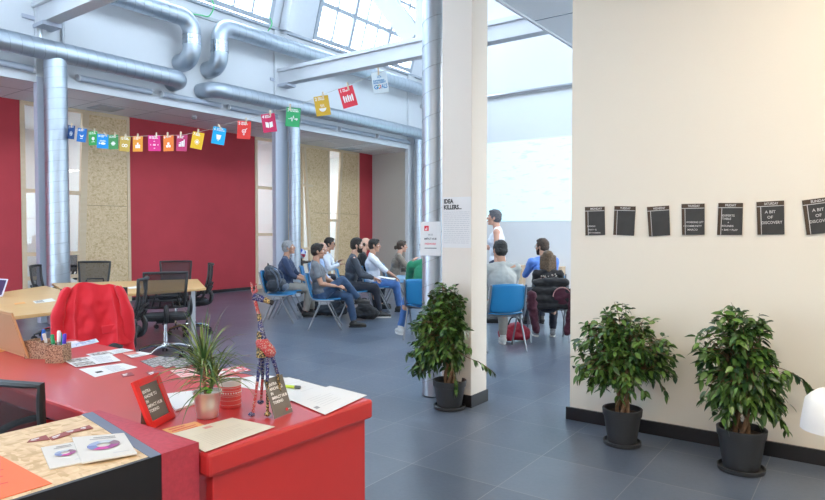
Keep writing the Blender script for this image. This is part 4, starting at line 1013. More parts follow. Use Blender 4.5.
def person(loc, yaw, label, sc=1., skin=LIGHT, hair=None, shirt=None, trousers=None, shoe=None, lean=0., side=0., headyaw=0., headpitch=0.,
           feet=((-.13, .40), (.13, .40)), feet_z=(0, 0), knee_up=(0, 0), hands=None, sleeve='long', hair_style='short', beard=None, stand=False, collar=None,
           skirt=None, glasses=False, bust=0., fat=0., hipz=.53, female=False, seed=1):
    """Figure facing +Y of its own frame; sits with the pelvis at hipz or stands."""
    o = root('person', loc, yaw, label, 'person'); o.scale = (sc,) * 3; o.matrix_basis = Matrix.LocRotScale(Vector(loc), Euler((0, 0, yaw)), Vector((sc,) * 3))
    V = Vector
    hz = .93 if stand else hipz
    pel = V((0, 0, hz)); Rl = Matrix.Rotation(-lean, 3, 'X') @ Matrix.Rotation(side, 3, 'Y')
    sp = lambda x, y, z: pel + Rl @ V((x, y, z))
    sw = .175 if female else .195
    neck = sp(0, .0, .53); hb = neck + Matrix.Rotation(-lean * .4, 3, 'X') @ V((0, .03, .10))
    hc = hb + V((0, .015, .065)); Hd = Matrix.Translation(hc) @ Matrix.Rotation(headyaw, 4, 'Z') @ Matrix.Rotation(-headpitch, 4, 'X') @ Matrix.Diagonal((1.02, 1.02, 1.02, 1))
    H3 = Hd.to_3x3(); hp = lambda x, y, z: Hd @ V((x, y, z))
    sh = [sp(s * sw, -.005, .475) for s in (-1, 1)]
    if hands is None: hands = ((-.10, .33, .60), (.10, .33, .60))
    arms = []
    for s, shp, hnd in zip((-1, 1), sh, hands):
        hand = V(hnd[:3]); pole = V(hnd[3:6]) if len(hnd) > 3 else V((s * .55, -.5, -1)); el, wr = ik(shp, hand, .29, .25, pole); arms.append((shp, el, wr))
    hips = [pel + V((s * .09, .0, -.0)) for s in (-1, 1)]; legs = []
    for i, s in enumerate((-1, 1)):
        an = V((feet[i][0], feet[i][1], .085 + feet_z[i])); pole = V((s * .12, .7, 1.)) if not stand else V((0, 1, 0))
        if knee_up[i]: pole = V((knee_up[i], .6, 1))
        kn, an = ik(hips[i], an, .43, .42, pole); legs.append((hips[i], kn, an))
    b = MB()
    # torso and limbs
    b.ell(pel + V((0, -.01, .01)), (.155, .115, .12)); b.ell(sp(0, 0, .17), (.130 + fat, .095 + fat, .15), M=Rl.to_4x4()); b.ell(sp(0, 0, .34), (.150 + fat, .108 + fat, .17), M=Rl.to_4x4())
    b.cap(sh[0], sh[1], .055, .055); b.cap(sp(0, -.01, .46), hb + V((0, -.01, .02)), .062, .052)
    for (a, e, w) in arms: b.cap(a, e, .048, .038); b.cap(e, w, .040, .026); b.ell(e.lerp(w, .25), (.041, .041, .041))
    for (h, k, a) in legs:
        b.cap(h, k, .082, .055); b.cap(k, a, .052, .034); b.ell(k.lerp(a, .3) + V((0, -.018, 0)), (.053, .055, .09)); fd = V((k.x - h.x, k.y - h.y, 0)); 
        fd = (fd.normalized() if fd.length > .05 else V((0, 1, 0))) if not stand else V((0, 1, 0)); b.cap(a + V((0, 0, -.045)) - fd * .02, a + fd * .14 + V((0, 0, -.055)), .036, .03)
    # head
    HM = H3.to_4x4()
    b.ell(hp(0, -.008, .03), (.075, .094, .088), M=HM, n=20, m=14); b.ell(hp(0, .030, -.045), (.052, .055, .066), M=HM, n=18, m=12)
    b.cap(hp(0, .062, -.094), hp(0, .055, -.09), .022, .024)
    b.cap(hp(0, .086, .014), hp(0, .104, -.022), .0095, .0145); b.ell(hp(0, .080, .032), (.05, .016, .014), M=HM)
    b.ell(hp(0, .086, -.055), (.022, .010, .010), M=HM)
    for s in (-1, 1): b.ell(hp(s * .077, -.008, -.005), (.010, .020, .032), M=HM); b.ell(hp(s * .042, .060, -.018), (.026, .022, .024), M=HM)
    # hands
    for s, (a, e, w) in zip((-1, 1), arms):
        d = (w - e).normalized(); d = (d + V((0, .15, -.12))).normalized(); up = V((0, 0, 1)) if abs(d.z) < .8 else V((0, 1, 0)); sd = d.cross(up).normalized(); nr = sd.cross(d).normalized()
        inn = sd * (-s)
        M = Matrix(((sd.x, d.x, nr.x, 0), (sd.y, d.y, nr.y, 0), (sd.z, d.z, nr.z, 0), (0, 0, 0, 1)))
        b.ell(w + d * .045, (.040, .052, .016), M=M)
        for k, L in enumerate((.066, .074, .069, .054)):
            x = (-.031 + .0207 * k) * (1 if s > 0 else -1) * -1; r0 = .0088
            p0 = w + d * .075 + sd * x; p1 = p0 + d * L * .5 - nr * .006 + sd * x * .12; p2 = p1 + (d - nr * .65).normalized() * L * .55
            b.cap(w + d * .05 + sd * x, p0, r0, r0, 8); b.cap(p0, p1, r0, r0 * .95, 8); b.cap(p1, p2, r0 * .95, r0 * .8, 8)
        t0 = w + d * .02 + inn * .025; t1 = t0 + (d * .6 + inn * .7 - nr * .2).normalized() * .04; t2 = t1 + (d * .95 + inn * .1 - nr * .3).normalized() * .032
        b.cap(t0, t1, .0115, .0105, 8); b.cap(t1, t2, .0105, .0088, 8)
    body = remesh(b, 'body', SKIN(skin), o, .0075, 2)
    # face parts
    ew = mat('eye white', (.8, .79, .77), .3); ei = mat('iris', (.05, .03, .02), .2)
    for s in (-1, 1):
        e = MB().ell(hp(s * .032, .073, .006), (.0135, .012, .0095), M=HM).build('eye', ew, o, smooth=True)
        MB().ell(hp(s * .032, .083, .006), (.006, .004, .006), M=HM).build('iris', ei, e, smooth=True)
    MB().ell(hp(0, .092, -.052), (.022, .006, .0045), M=HM).ell(hp(0, .091, -.060), (.018, .006, .005), M=HM).build('lips', mat('lips', (skin[0] * .85, skin[1] * .5, skin[2] * .5), .5), o, smooth=True)
    hm = mat('hair %.3f %.3f' % (hair[0], hair[2]), hair, .6, noise_amt=.45, noise_scale=60, bump=.6, bump_scale=200)
    eb = MB()
    for s in (-1, 1): eb.cap(hp(s * .018, .0905, .027), hp(s * .046, .080, .029), .0048, .0035, 8)
    eb.build('eyebrow', hm, o, smooth=True)
    h = MB()
    if hair_style != 'bald':
        h.ell(hp(0, -.018, .046), (.085, .099, .086), M=HM, n=22, m=14); h.ell(hp(0, -.045, .005), (.080, .072, .082), M=HM, n=20, m=12)
        h.ell(hp(0, .045, .095), (.055, .045, .028), M=HM)
        for s in (-1, 1): h.ell(hp(s * .072, .008, .025), (.014, .030, .045), M=HM)
    else:
        h.ell(hp(0, -.055, -.005), (.078, .055, .06), M=HM)
        for s in (-1, 1): h.ell(hp(s * .070, -.02, .0), (.016, .04, .035), M=HM)
    if hair_style == 'bun': h.ell(hp(0, -.135, -.02), (.036, .034, .045), M=HM); h.cap(hp(0, -.09, 0), hp(0, -.13, -.015), .035, .025)
    if hair_style == 'long':
        for k in range(-4, 5):
            x = k * .022; y = -.085 + abs(k) * .014
            h.cap(hp(x, y, .03), hp(x * 1.15, y - .02, -.15 - .02 * math.cos(k)), .034, .024)
        for s in (-1, 1): h.cap(hp(s * .082, .0, .02), hp(s * .092, -.02, -.14), .028, .018)
    if hair_style == 'thick': h.ell(hp(0, -.01, .085), (.078, .088, .055), M=HM)
    remesh(h, 'hair', hm, o, .0075, 1, .0045, 38, seed)
    if beard:
        bm_ = MB().ell(hp(0, .034, -.068), (.057, .058, .052), M=HM).ell(hp(0, .062, -.098), (.032, .03, .026), M=HM).ell(hp(0, .088, -.040), (.026, .008, .006), M=HM)
        for s in (-1, 1): bm_.cap(hp(s * .068, .006, -.01), hp(s * .05, .03, -.07), .012, .02)
        remesh(bm_, 'beard', mat('beard %.2f' % beard[0], beard, .85, bump=.5), o, .006, 0, .003, 60)
    if glasses:
        g = MB()
        for s in (-1, 1): g.tube([hp(s * .033 + .021 * math.cos(a), .094, .005 + .016 * math.sin(a)) for a in (2 * PI * k / 14 for k in range(14))], .0022, 5, closed=True); g.tube([hp(s * .055, .092, .01), hp(s * .083, .0, .008)], .0022, 5)
        g.tube([hp(-.012, .096, .008), hp(.012, .096, .008)], .0022, 5); g.build('glasses', BLACK, o)
    # clothes
    if shirt:
        m = shirt; c = MB()
        c.ell(pel + V((0, -.01, .05)), (.172 + fat, .135 + fat, .10)); c.ell(sp(0, 0, .17), (.152 + fat, .118 + fat, .16), M=Rl.to_4x4()); c.ell(sp(0, 0, .34), (.170 + fat, .128 + fat, .175), M=Rl.to_4x4())
        if bust: c.ell(sp(0, .09, .33), (.13, .06, .065), M=Rl.to_4x4())
        k_ = .8 if sleeve == 'none' else 1; cm = (sh[0] + sh[1]) / 2; c.cap(cm.lerp(sh[0], k_) + V((0, 0, -.005)), cm.lerp(sh[1], k_) + V((0, 0, -.005)), .062, .062)
        for q_ in sh: c.cap(q_.lerp(cm, .25) + V((0, 0, .005)), sp(0, -.012, .505), .055, .062)
        c.cap(sp(0, -.015, .45), sp(0, -.012, .515), .085, .066)
        for (a, e, w) in arms:
            if sleeve == 'long': c.cap(a, e, .064, .054); c.tube([e, e.lerp(w, .5), e.lerp(w, .95)], [.054, .046, .036], 14); c.ell(e, (.055, .055, .055))
            elif sleeve == 'rolled': c.cap(a, e, .064, .054); c.tube([e, e.lerp(w, .35)], [.054, .048], 14); c.ell(e, (.055, .055, .055))
            elif sleeve == 'short': c.tube([a, a.lerp(e, .35), a.lerp(e, .68)], [.064, .062, .062], 16); c.ell(a, (.065, .065, .065))
        remesh(c, 'shirt', m, o, .010, 2, .0085, 10, seed)
        if collar: MB().tube([hb.lerp(neck, .35) + V((math.cos(a) * .066, math.sin(a) * .068, .012 * math.sin(a) * -1)) for a in (2 * PI * k / 18 for k in range(18))], .013, 8, closed=True).build('collar', collar, o, smooth=True)
    if trousers:
        c = MB(); c.ell(pel + V((0, -.01, .0)), (.170, .135, .115))
        for (h_, k, a) in legs:
            c.cap(h_, k, .096, .072); c.tube([k, k.lerp(a, .45), k.lerp(a, .93)], [.072, .066, .053], 16); c.ell(k, (.072, .072, .072))
        remesh(c, 'trousers', trousers, o, .011, 2, .007, 11, seed + 5)
    if shoe:
        for (h_, k, a), fz in zip(legs, feet_z):
            fd = V((k.x - h_.x, k.y - h_.y, 0)); fd = fd.normalized() if fd.length > .05 and not stand else V((0, 1, 0))
            c = MB(); c.cap(a + V((0, 0, -.035)) - fd * .035, a + fd * .08 + V((0, 0, -.04)), .046, .042); c.cap(a + fd * .08 + V((0, 0, -.045)), a + fd * .165 + V((0, 0, -.052)), .043, .034); c.cap(a - fd * .01, a + V((0, 0, .025)) - fd * .012, .044, .043)
            s_ = remesh(c, 'shoe', shoe[0], o, .009, 1)
            so = MB(); pts = []; sd = V((-fd.y, fd.x, 0)); base = a.copy(); base.z = a.z - .085
            for q in range(20):
                an = 2 * PI * q / 20; pts.append(base + fd * (.055 + .14 * math.cos(an)) + sd * (.046 * math.sin(an)))
            so.add(pts + [p + V((0, 0, .022)) for p in pts], [tuple(range(20))[::-1], tuple(range(20, 40))] + [(i, (i + 1) % 20, 20 + (i + 1) % 20, 20 + i) for i in range(20)])
            so.build('sole', shoe[1], s_)
    return o, sp, hp, legs, arms
def cloth(n, c, **k): return mat(n, c, .85, bump=.15, bump_scale=300, sheen=.15, **k)
JEAN = cloth('blue denim', (.035, .08, .17), noise_amt=.3, noise_scale=12); JEAN2 = cloth('bright blue denim', (.06, .16, .42), noise_amt=.25, noise_scale=10)
BKJ = cloth('black denim', (.016, .02, .034)); KHA = cloth('grey beige chino', (.30, .28, .25)); NAVY = cloth('navy shirt cloth', (.032, .052, .115))
GREYT = cloth('mid grey jersey', (.17, .185, .21), noise_amt=.12, noise_scale=30); CHAR = cloth('charcoal knit', (.045, .055, .075)); WSH = cloth('white shirt cloth', (.74, .77, .84)); LBS = cloth('light blue shirt cloth', (.42, .55, .80))
OLIVE = cloth('taupe knit', (.24, .20, .16)); GREEN = cloth('green knit', (.02, .24, .12)); PALEG = cloth('pale grey knit', (.42, .44, .43)); BLUSH = cloth('mid blue shirt cloth', (.12, .26, .68)); BLKS = cloth('black cotton', (.015, .015, .018))
SB = (mat('black shoe leather', (.02, .02, .02), .5), mat('dark sole', (.03, .03, .03), .7)); SW = (mat('off white trainer', (.6, .6, .58), .6), mat('white sole', (.75, .74, .7), .6)); SG = (mat('grey trainer', (.25, .26, .28), .7), mat('white sole', (.75, .74, .7), .6))
SBW = (mat('black shoe leather', (.02, .02, .02), .5), mat('white sole', (.75, .74, .7), .6))
DKH = (.018, .013, .010); BRH = (.06, .035, .02); GRH = (.36, .36, .37); LBH = (.16, .10, .055)
AZ = lambda deg: R(deg - 90)                 # facing direction as an azimuth from +X

def seat_person(x, y, az, chair_label, label, **k):
    d = Vector((math.cos(R(az)), math.sin(R(az)), 0))
    if chair_label: blue_chair(chair_label, (x, y, 0), AZ(az)) if not CH else chair_copy(chair_label, x, y, az)
    p = Vector((x, y, 0)) - d * .06
    return person(p, AZ(az), label, **k)
CH = []
first_chair = blue_chair('blue plastic chair carrying the black backpack, nearest the camera in the left group', (-7.66, 6.92, 0), AZ(38)); CH.append(first_chair)
def chair_copy(lab, x, y, az):
    c = copy_tree(first_chair); c.location = (x, y, 0); c.rotation_euler = (0, 0, AZ(az)); c['label'] = lab; return c

# left group, seen from the side
seat_person(-8.04, 7.47, 40, 'blue plastic chair under the grey-haired man', 'seated grey-haired person in navy shirt with a notepad on the lap', hair=GRH, skin=TAN, shirt=NAVY, trousers=KHA, shoe=SB, lean=R(1), headpitch=R(-12), sc=.96,
            hands=((-.05, .36, .66), (.08, .34, .66)), sleeve='rolled', feet=((-.12, .45), (.12, .36)), fat=.02, seed=2, hair_style='thick')
seat_person(-8.22, 8.30, 40, 'blue plastic chair under the person in the light blue shirt', 'seated person in light blue shirt mostly hidden behind the grey T-shirt', hair=BRH, skin=LIGHT, shirt=LBS, trousers=BKJ, shoe=SB, lean=R(14), hair_style='bald', fat=.02, seed=3, sc=.95)
seat_person(-8.86, 9.16, 35, 'blue plastic chair under the dark-haired person in white', 'seated dark-haired person in white shirt with hands raised before the chest', hair=DKH, skin=TAN, shirt=WSH, trousers=BKJ, shoe=SB, lean=R(14), hands=((-.05, .36, .86, -.8, -.3, -1), (.08, .38, .80, .8, -.3, -1)), hair_style='thick', glasses=True, seed=4)
P3 = seat_person(-6.60, 6.85, 42, 'blue plastic chair under the person in the grey T-shirt', 'seated person in grey T-shirt and jeans with one leg crossed over', hair=DKH, skin=TAN, shirt=GREYT, trousers=JEAN, shoe=SB, lean=R(-9), sc=.95, headyaw=R(6),
            sleeve='short', hands=((-.02, .26, .70, -1, -.4, -.6), (.12, .22, .68, .8, -.7, -.7)), feet=((-.06, .52), (-.16, .60)), feet_z=(0, .36), knee_up=(0, -.3), seed=6)
seat_person(-7.05, 8.00, 42, 'blue plastic chair under the bearded person in charcoal', 'seated bearded person in charcoal sweater holding white papers', hair=DKH, skin=LIGHT, shirt=CHAR, trousers=BKJ, shoe=SBW, lean=R(8), hands=((-.03, .40, .66), (.13, .40, .68)), beard=(.02, .014, .01),
            feet=((-.10, .46), (.06, .50)), hair_style='thick', seed=7)
seat_person(-7.78, 9.10, 40, 'blue plastic chair under the person in black', 'seated balding person in black, just behind the bearded one', hair=BRH, skin=LIGHT, shirt=BLKS, trousers=BKJ, shoe=SB, lean=R(8), hair_style='bald', seed=8)
seat_person(-7.28, 8.90, 38, 'blue plastic chair under the large person in the white shirt', 'seated broad dark-haired person in white shirt with rolled sleeves, right of the bearded one', hair=DKH, skin=TAN, shirt=WSH, trousers=JEAN2, shoe=SB, sc=.98, lean=R(-2), hands=((-.06, .40, .62), (.14, .42, .64)), sleeve='rolled', fat=.015, hair_style='short', seed=9, feet=((-.1, .5), (.12, .48)))
seat_person(-7.68, 10.02, 42, 'blue plastic chair under the person with the hair bun', 'seated person with a hair bun in taupe top, one hand raised', hair=BRH, skin=LIGHT, shirt=OLIVE, trousers=cloth('pale blue cotton', (.30, .48, .66)), shoe=SG, lean=R(14), hands=((.02, .28, .72), (.10, .42, .93, .6, -.2, -1)), female=True, bust=1, hair_style='bun', seed=10, sc=.96)
seat_person(-4.88, 7.02, 112, 'blue plastic chair partly hidden by the spiral duct', 'seated person in green sweater and bright blue jeans, mostly hidden by the spiral duct', hair=DKH, skin=TAN, shirt=GREEN, trousers=JEAN2, shoe=SW, lean=R(6), hands=((-.10, .36, .92, -1, -.2, -1), (.15, .35, .62)), sleeve='rolled', feet=((-.42, .30), (.2, .38)), seed=11)
# right group, seen from behind
seat_person(-3.68, 6.92, 138, 'blue plastic chair seen from behind with the person in pale grey', 'seated person in pale grey sweater seen from behind, dark short hair', hair=(.03, .03, .03), skin=TAN, shirt=PALEG, trousers=KHA, shoe=SW, lean=R(4), feet=((-.38, .18), (.16, .4)), fat=.02, seed=12, hipz=.53)
WM = seat_person(-3.48, 7.88, 122, 'blue plastic chair with a dark jacket over its back, under the long-haired person', 'seated long-haired person in black flower-print top seen from behind', hair=LBH, skin=LIGHT, shirt=BLKS, trousers=BKJ, shoe=SG, lean=R(4), female=True, hair_style='long', seed=13, sc=.89)
seat_person(-4.02, 8.95, 140, 'blue plastic chair under the person in the mid blue shirt', 'seated bearded person in mid blue shirt with glasses, hand at the chin', hair=BRH, skin=TAN, shirt=BLUSH, trousers=BKJ, shoe=SB, lean=R(8), headyaw=R(30), beard=(.04, .02, .012), glasses=True, hands=((-.05, .23, .98, -.7, .3, -1), (.1, .35, .62)), hair_style='thick', seed=14)
chair_copy('empty blue plastic chair at the right, cut by the cream wall edge', -3.05, 8.55, 120)
chair_copy('blue plastic chair farther back at the right with denim over it', -3.45, 9.75, 120)
# presenter
pr = person((-4.84, 8.97, 0), AZ(205), 'standing presenter with short grey hair in white sleeveless top, microphone in hand', sc=1.03, hair=(.13, .13, .15), skin=(.60, .33, .24), shirt=WSH, trousers=cloth('dark navy cotton', (.02, .03, .07)), shoe=SB, stand=True, female=True, bust=1,
       sleeve='none', hands=((-.27, .0, .80, -1, -.3, 0), (.10, .30, 1.22, .6, -.3, -1)), feet=((-.11, .0), (.11, .04)), hair_style='thick', headyaw=R(-4), headpitch=R(-6), seed=15)
w = pr[4][1][2]; M = pr[0].matrix_basis; t0 = M @ (w + Vector((0, .07, -.04))); t1 = M @ (w + Vector((-.02, .10, .13)))
mc = root('microphone', t0, 0, 'black hand microphone held by the presenter in white', 'microphone')
MB().tube([Vector((0, 0, 0)), (t1 - t0) * .75], [.010, .014], 10).build('handle', BLACK, mc, smooth=True); MB().ell((t1 - t0) * .85, (.024, .024, .026)).build('mesh_head', STEEL, mc, smooth=True)

# phone in the raised hand
w = None
# papers on laps
def lap_sheet(x, y, z, az, tilt, w, h, lab, m=PAPER, name='paper_sheet'):
    o = root(name, (x, y, z), 0, lab, 'paper', rot=(tilt, 0, AZ(az)))
    MB().box(-w / 2, w / 2, 0, h, 0, .004).build('sheet', m, o); return o
lap_sheet(-6.80, 8.35, .685, 30, R(-8), .26, .30, 'white papers on the lap of the bearded person in charcoal')
lap_sheet(-7.75, 7.80, .655, 40, R(4), .24, .26, 'white notepad on the lap of the grey-haired person')

# flower print on the back of the black top
def print_flowers(o, sp):
    r = random.Random(3); mb = MB(); mp = MB()
    for k in range(46):
        x = r.uniform(-.12, .12); z = r.uniform(.22, .47)
        c = sp(x, -.128 + .05 * (abs(x) / .12) ** 2, z)
        (mp if k % 3 == 0 else mb).ell(c, (r.uniform(.006, .016), .012, r.uniform(.005, .012)), 8, 5, Matrix.Rotation(r.uniform(0, 6), 4, 'Y'))
    mb.build('pale_flower_print', mat('pale flower print', (.5, .46, .42), .8), o); mp.build('rose_flower_print', mat('rose flower print', (.5, .18, .16), .8), o)
print_flowers(WM[0], WM[1])
# ---- bags, backpack, jackets
def soft(o, name, prims, m, vox=.01, wr=.01, ws=9, seed=0, sm=2):
    mb = MB()
    for p in prims:
        if p[0] == 'e': mb.ell(p[1], p[2])
        elif p[0] == 'c': mb.cap(*p[1:])
        elif p[0] == 'b': mb.box(*p[1:])
    return remesh(mb, name, m, o, vox, sm, wr, ws, seed)
NYL = cloth('dark nylon', (.035, .042, .055)); NYL2 = cloth('grey nylon', (.10, .12, .16))
bp = root('backpack', (-7.68, 6.90, .47), AZ(38) + R(0), 'black backpack sitting on the nearest blue chair of the left group', 'backpack')
soft(bp, 'bag_body', [('c', (-.13, -.06, .13), (.13, -.06, .13), .12, .12), ('c', (-.10, -.11, .28), (.10, -.11, .28), .11, .11), ('c', (-.08, -.15, .38), (.08, -.15, .38), .07, .07), ('e', (0, .05, .12), (.17, .08, .11))], NYL, wr=.014, seed=1)
soft(bp, 'front_pocket', [('c', (-.10, .10, .10), (.10, .10, .10), .055, .055), ('c', (-.09, .06, .17), (.09, .06, .17), .04, .04)], NYL2, wr=.008)
for s in (-1, 1): MB().tube(bez([(s * .09, -.10, .42), (s * .12, .02, .33), (s * .14, .06, .2), (s * .15, .04, .05)], 6), .016, 8, flat=.5).build('strap', NYL2, bp, smooth=True)
MB().tube(bez([(.17, -.1, .40), (.215, .0, .28), (.20, .03, .1)], 6), .014, 8).build('side_strap', NYL2, bp, smooth=True)
MB().tube(bez([(-.04, -.16, .44), (0, -.17, .475), (.04, -.16, .44)], 5), .009, 6).build('top_handle', BLACKF, bp, smooth=True)
def bag(x, y, lab, m, s=1., seed=0, name='bag', z=0):
    o = root(name, (x, y, z), R(40), lab, 'bag')
    soft(o, 'bag_body', [('c', (-.14 * s, 0, .09 * s + .01), (.14 * s, 0, .09 * s + .01), .085 * s, .09 * s), ('e', (.02, 0, .17 * s), (.13 * s, .09 * s, .09 * s))], m, wr=.016, seed=seed)
    MB().tube(bez([(-.09 * s, 0, .2 * s), (-.04 * s, .01, .31 * s), (.04 * s, .01, .31 * s), (.09 * s, 0, .2 * s)], 6), .01, 6).build('bag_handle', BLACKF, o, smooth=True)
    return o
bag(-6.73, 7.90, 'black bag on the floor under the chair of the bearded person', BLKS, 1.1, 2)
bag(-7.45, 7.9, 'dark bag on the floor between the two front rows of the left group', NYL, 1.2, 3)
bag(-8.0, 7.95, 'dark coat bundled on the floor by the grey-haired person', NYL, 1.2, 5)
bag(-3.78, 7.50, 'dark red handbag on the floor ahead of the pale grey sweater', mat('red leather', (.40, .02, .045), .4), 1.0, 4, 'handbag')
bag(-4.02, 6.72, 'dark bag on the floor at the left foot of the pale grey sweater', NYL, .9, 6)
bk2 = root('backpack', (-7.35, 11.1, .45), AZ(220), 'black backpack held up beyond the person with the hair bun', 'backpack')
soft(bk2, 'bag_body', [('c', (-.12, 0, .20), (.12, 0, .16), .12, .11), ('c', (-.08, 0, .42), (.08, 0, .36), .11, .09)], BLKS, wr=.02)
MB().tube(bez([(.1, .1, .45), (.18, .14, .3), (.12, .12, .12)], 6), .014, 6).build('strap', NYL, bk2, smooth=True)
chair_copy('blue plastic chair carrying the backpack beyond the hair bun', -7.35, 11.08, 40)
# jacket over the long-haired woman's chair
jk = root('hanging_jacket', (-3.48, 7.88, 0), AZ(122), 'black and burgundy jacket hung over the chair of the long-haired person', 'jacket')
soft(jk, 'jacket_body', [('c', (-.19, -.29, .80), (.19, -.29, .80), .052, .052), ('c', (-.20, -.31, .68), (.20, -.31, .68), .06, .06), ('c', (-.22, -.32, .58), (.22, -.32, .58), .062, .062), ('c', (-.24, -.33, .50), (.24, -.33, .50), .05, .05), ('b', -.20, .20, -.24, -.21, .60, .76)], BLKS, wr=.018, ws=8)
BUR = cloth('burgundy plush', (.07, .012, .028))
soft(jk, 'sleeve', [('c', (-.25, -.34, .62), (-.24, -.34, .46), .07, .075), ('c', (-.24, -.34, .46), (-.19, -.33, .18), .065, .05)], BUR, wr=.016)
soft(jk, 'sleeve', [('c', (.26, -.34, .66), (.27, -.34, .48), .07, .075), ('c', (.27, -.34, .46), (.20, -.34, .16), .065, .05)], BUR, wr=.016)
soft(jk, 'lining', [('e', (.13, -.365, .62), (.11, .022, .11))], BUR, wr=.008)
MB().tube([(.13 + .115 * math.cos(a), -.375, .62 + .12 * math.sin(a)) for a in (PI * k / 14 for k in range(15))], .006, 6).build('piping', mat('pale piping', (.5, .25, .25), .6), jk, smooth=True)
# denim over the chair at the right
dj = root('denim_jacket', (-3.05, 8.55, 0), AZ(120), 'light blue denim jacket over the blue chair cut by the cream wall', 'jacket')
soft(dj, 'jacket_body', [('c', (-.2, -.29, .86), (.2, -.29, .86), .03, .03), ('b', -.24, .24, -.35, -.32, .66, .86), ('b', -.2, .2, -.22, -.2, .68, .86)], cloth('pale denim', (.30, .45, .66)), wr=.014)
dj2 = root('denim_jacket', (-3.45, 9.75, 0), AZ(120), 'dark blue denim jacket over the farther chair at the right', 'jacket')
soft(dj2, 'jacket_body', [('c', (-.17, -.29, .88), (.17, -.29, .88), .05, .05), ('b', -.2, .2, -.36, -.32, .68, .88)], cloth('denim coat', (.05, .12, .32)), wr=.016)
# round sign on a stand, low boxes by the end wall
p = onz(301, 262, .95)
gl = root('desk_globe', (-11.0, 10.9, 0), 0, 'small blue and red globe on a black stand near the second column', 'globe')
c = onx(301.5, 253.5, -11.0)
gl.location = (c.x, c.y, 0); gl.matrix_basis = Matrix.Translation((c.x, c.y, 0))
MB().ell((0, 0, c.z), (.11, .11, .12)).build('globe_ball', speckle_mat('globe map', ((.03, .07, .5), (.04, .1, .6), (.5, .05, .1), (.6, .65, .8)), 14, .3), gl, smooth=True)
MB().tube([(0, 0, .75), (0, 0, c.z - .11)], .02, 8).lathe([(.09, .75), (.09, .765)], 16).build('globe_stand', BLACK, gl)
sd = root('side_table', (c.x, c.y, 0), 0, 'small black side table carrying the globe near the second column', 'table')
MB().box(-.3, .3, -.3, .3, .71, .748).build('tabletop', BLACK, sd)
for sx in (-1, 1):
    for sy in (-1, 1): MB().box(sx * .27 - .02, sx * .27 + .02, sy * .27 - .02, sy * .27 + .02, 0, .71).build('leg', BLACK, sd)
for (pa, pb, lab) in ((513, 522, 'low wooden box by the white end wall, left of the blue shirt'), (553, 562, 'low wooden box by the white end wall, right of the long-haired person')):
    a = ony(pa, 268, 14.9); b = ony(pb, 268, 14.9)
    o = root('wooden_box', ((a.x + b.x) / 2, 14.98, 0), 0, lab, 'box'); w = (b.x - a.x) / 2
    MB().box(-w, w, -.08, .14, 0, .56).build('box_body', PINE, o, bevel=.006); MB().box(-w - .01, w + .01, -.09, .15, .56, .58).build('lid', PINE, o, bevel=.004)

# ================================================================== PAPERS ON WALL AND COLUMN
def wall_quad(name, px, plane, label, cat, m, group=None, t=.004):
    c = [ony(x, y, plane) for x, y in px]; cen = sum(c, Vector()) / 4
    o = root(name, cen, 0, label, cat, group); b = [v - cen for v in c]; bk = [v + Vector((0, t, 0)) for v in b]
    MB().add(b + bk, [(3, 2, 1, 0), (4, 5, 6, 7), (0, 1, 5, 4), (1, 2, 6, 5), (2, 3, 7, 6), (3, 0, 4, 7)]).build('sheet', m, o)
    uv = lambda u, v: b[0].lerp(b[1], u).lerp(b[3].lerp(b[2], u), v) + Vector((0, -.0012, 0))
    return o, uv, b
SLATE = mat('chalkboard paper', (.052, .052, .050), .75, noise_amt=.2, noise_scale=14); CH_ = mat('chalk', (.62, .61, .58), .85); SEP = mat('brown margin', (.075, .05, .032), .8)
days = [('MONDAY', [(585, 207), (604.5, 206.5), (605, 235), (585.5, 235.5)]), ('TUESDAY', [(614.5, 206), (635.5, 206.5), (634, 235.8), (613.3, 234.8)]), ('WEDNESDAY', [(647, 207), (669, 205.5), (670, 235.2), (649, 236.5)]),
        ('THURSDAY', [(681.5, 204), (704.5, 203.5), (704.5, 234.7), (682, 235)]), ('FRIDAY', [(718.5, 203), (743, 203), (742, 235), (717, 235)]), ('SATURDAY', [(756.5, 202), (784, 200.5), (784.5, 234.3), (757.5, 234.8)]), ('SUNDAY', [(802, 200.5), (832, 196.5), (836, 232), (806.5, 235)])]
looks = ['chalk writing low down', 'no writing below heading, tilted clockwise', 'no writing below heading, tilted anticlockwise', 'three chalk lines at mid height', 'five chalk lines', 'large words A BIT OF', 'large words, most tilted, cut by the photo edge']
hand = {0: [(.1, .70, .07, 'EVENING'), (.14, .82, .07, 'TALK + Q'), (.14, .93, .065, 'NETWORKING')], 3: [(.2, .62, .085, 'WORKING LIFT'), (.06, .74, .085, '+ COMMUNITY'), (.25, .86, .085, 'MARCO')], 4: [(.18, .42, .09, 'EXPERTS'), (.18, .52, .09, 'TABLE'), (.4, .64, .09, '+'), (.18, .74, .08, 'ROUNDS'), (.18, .86, .075, '+ BAR + PLAY')],
        5: [(.3, .36, .12, 'A BIT'), (.38, .52, .12, 'OF'), (.16, .68, .12, 'DISCOVERY')], 6: [(.3, .36, .12, 'A BIT'), (.38, .52, .12, 'OF'), (.16, .68, .12, 'DISCOVERY')]}
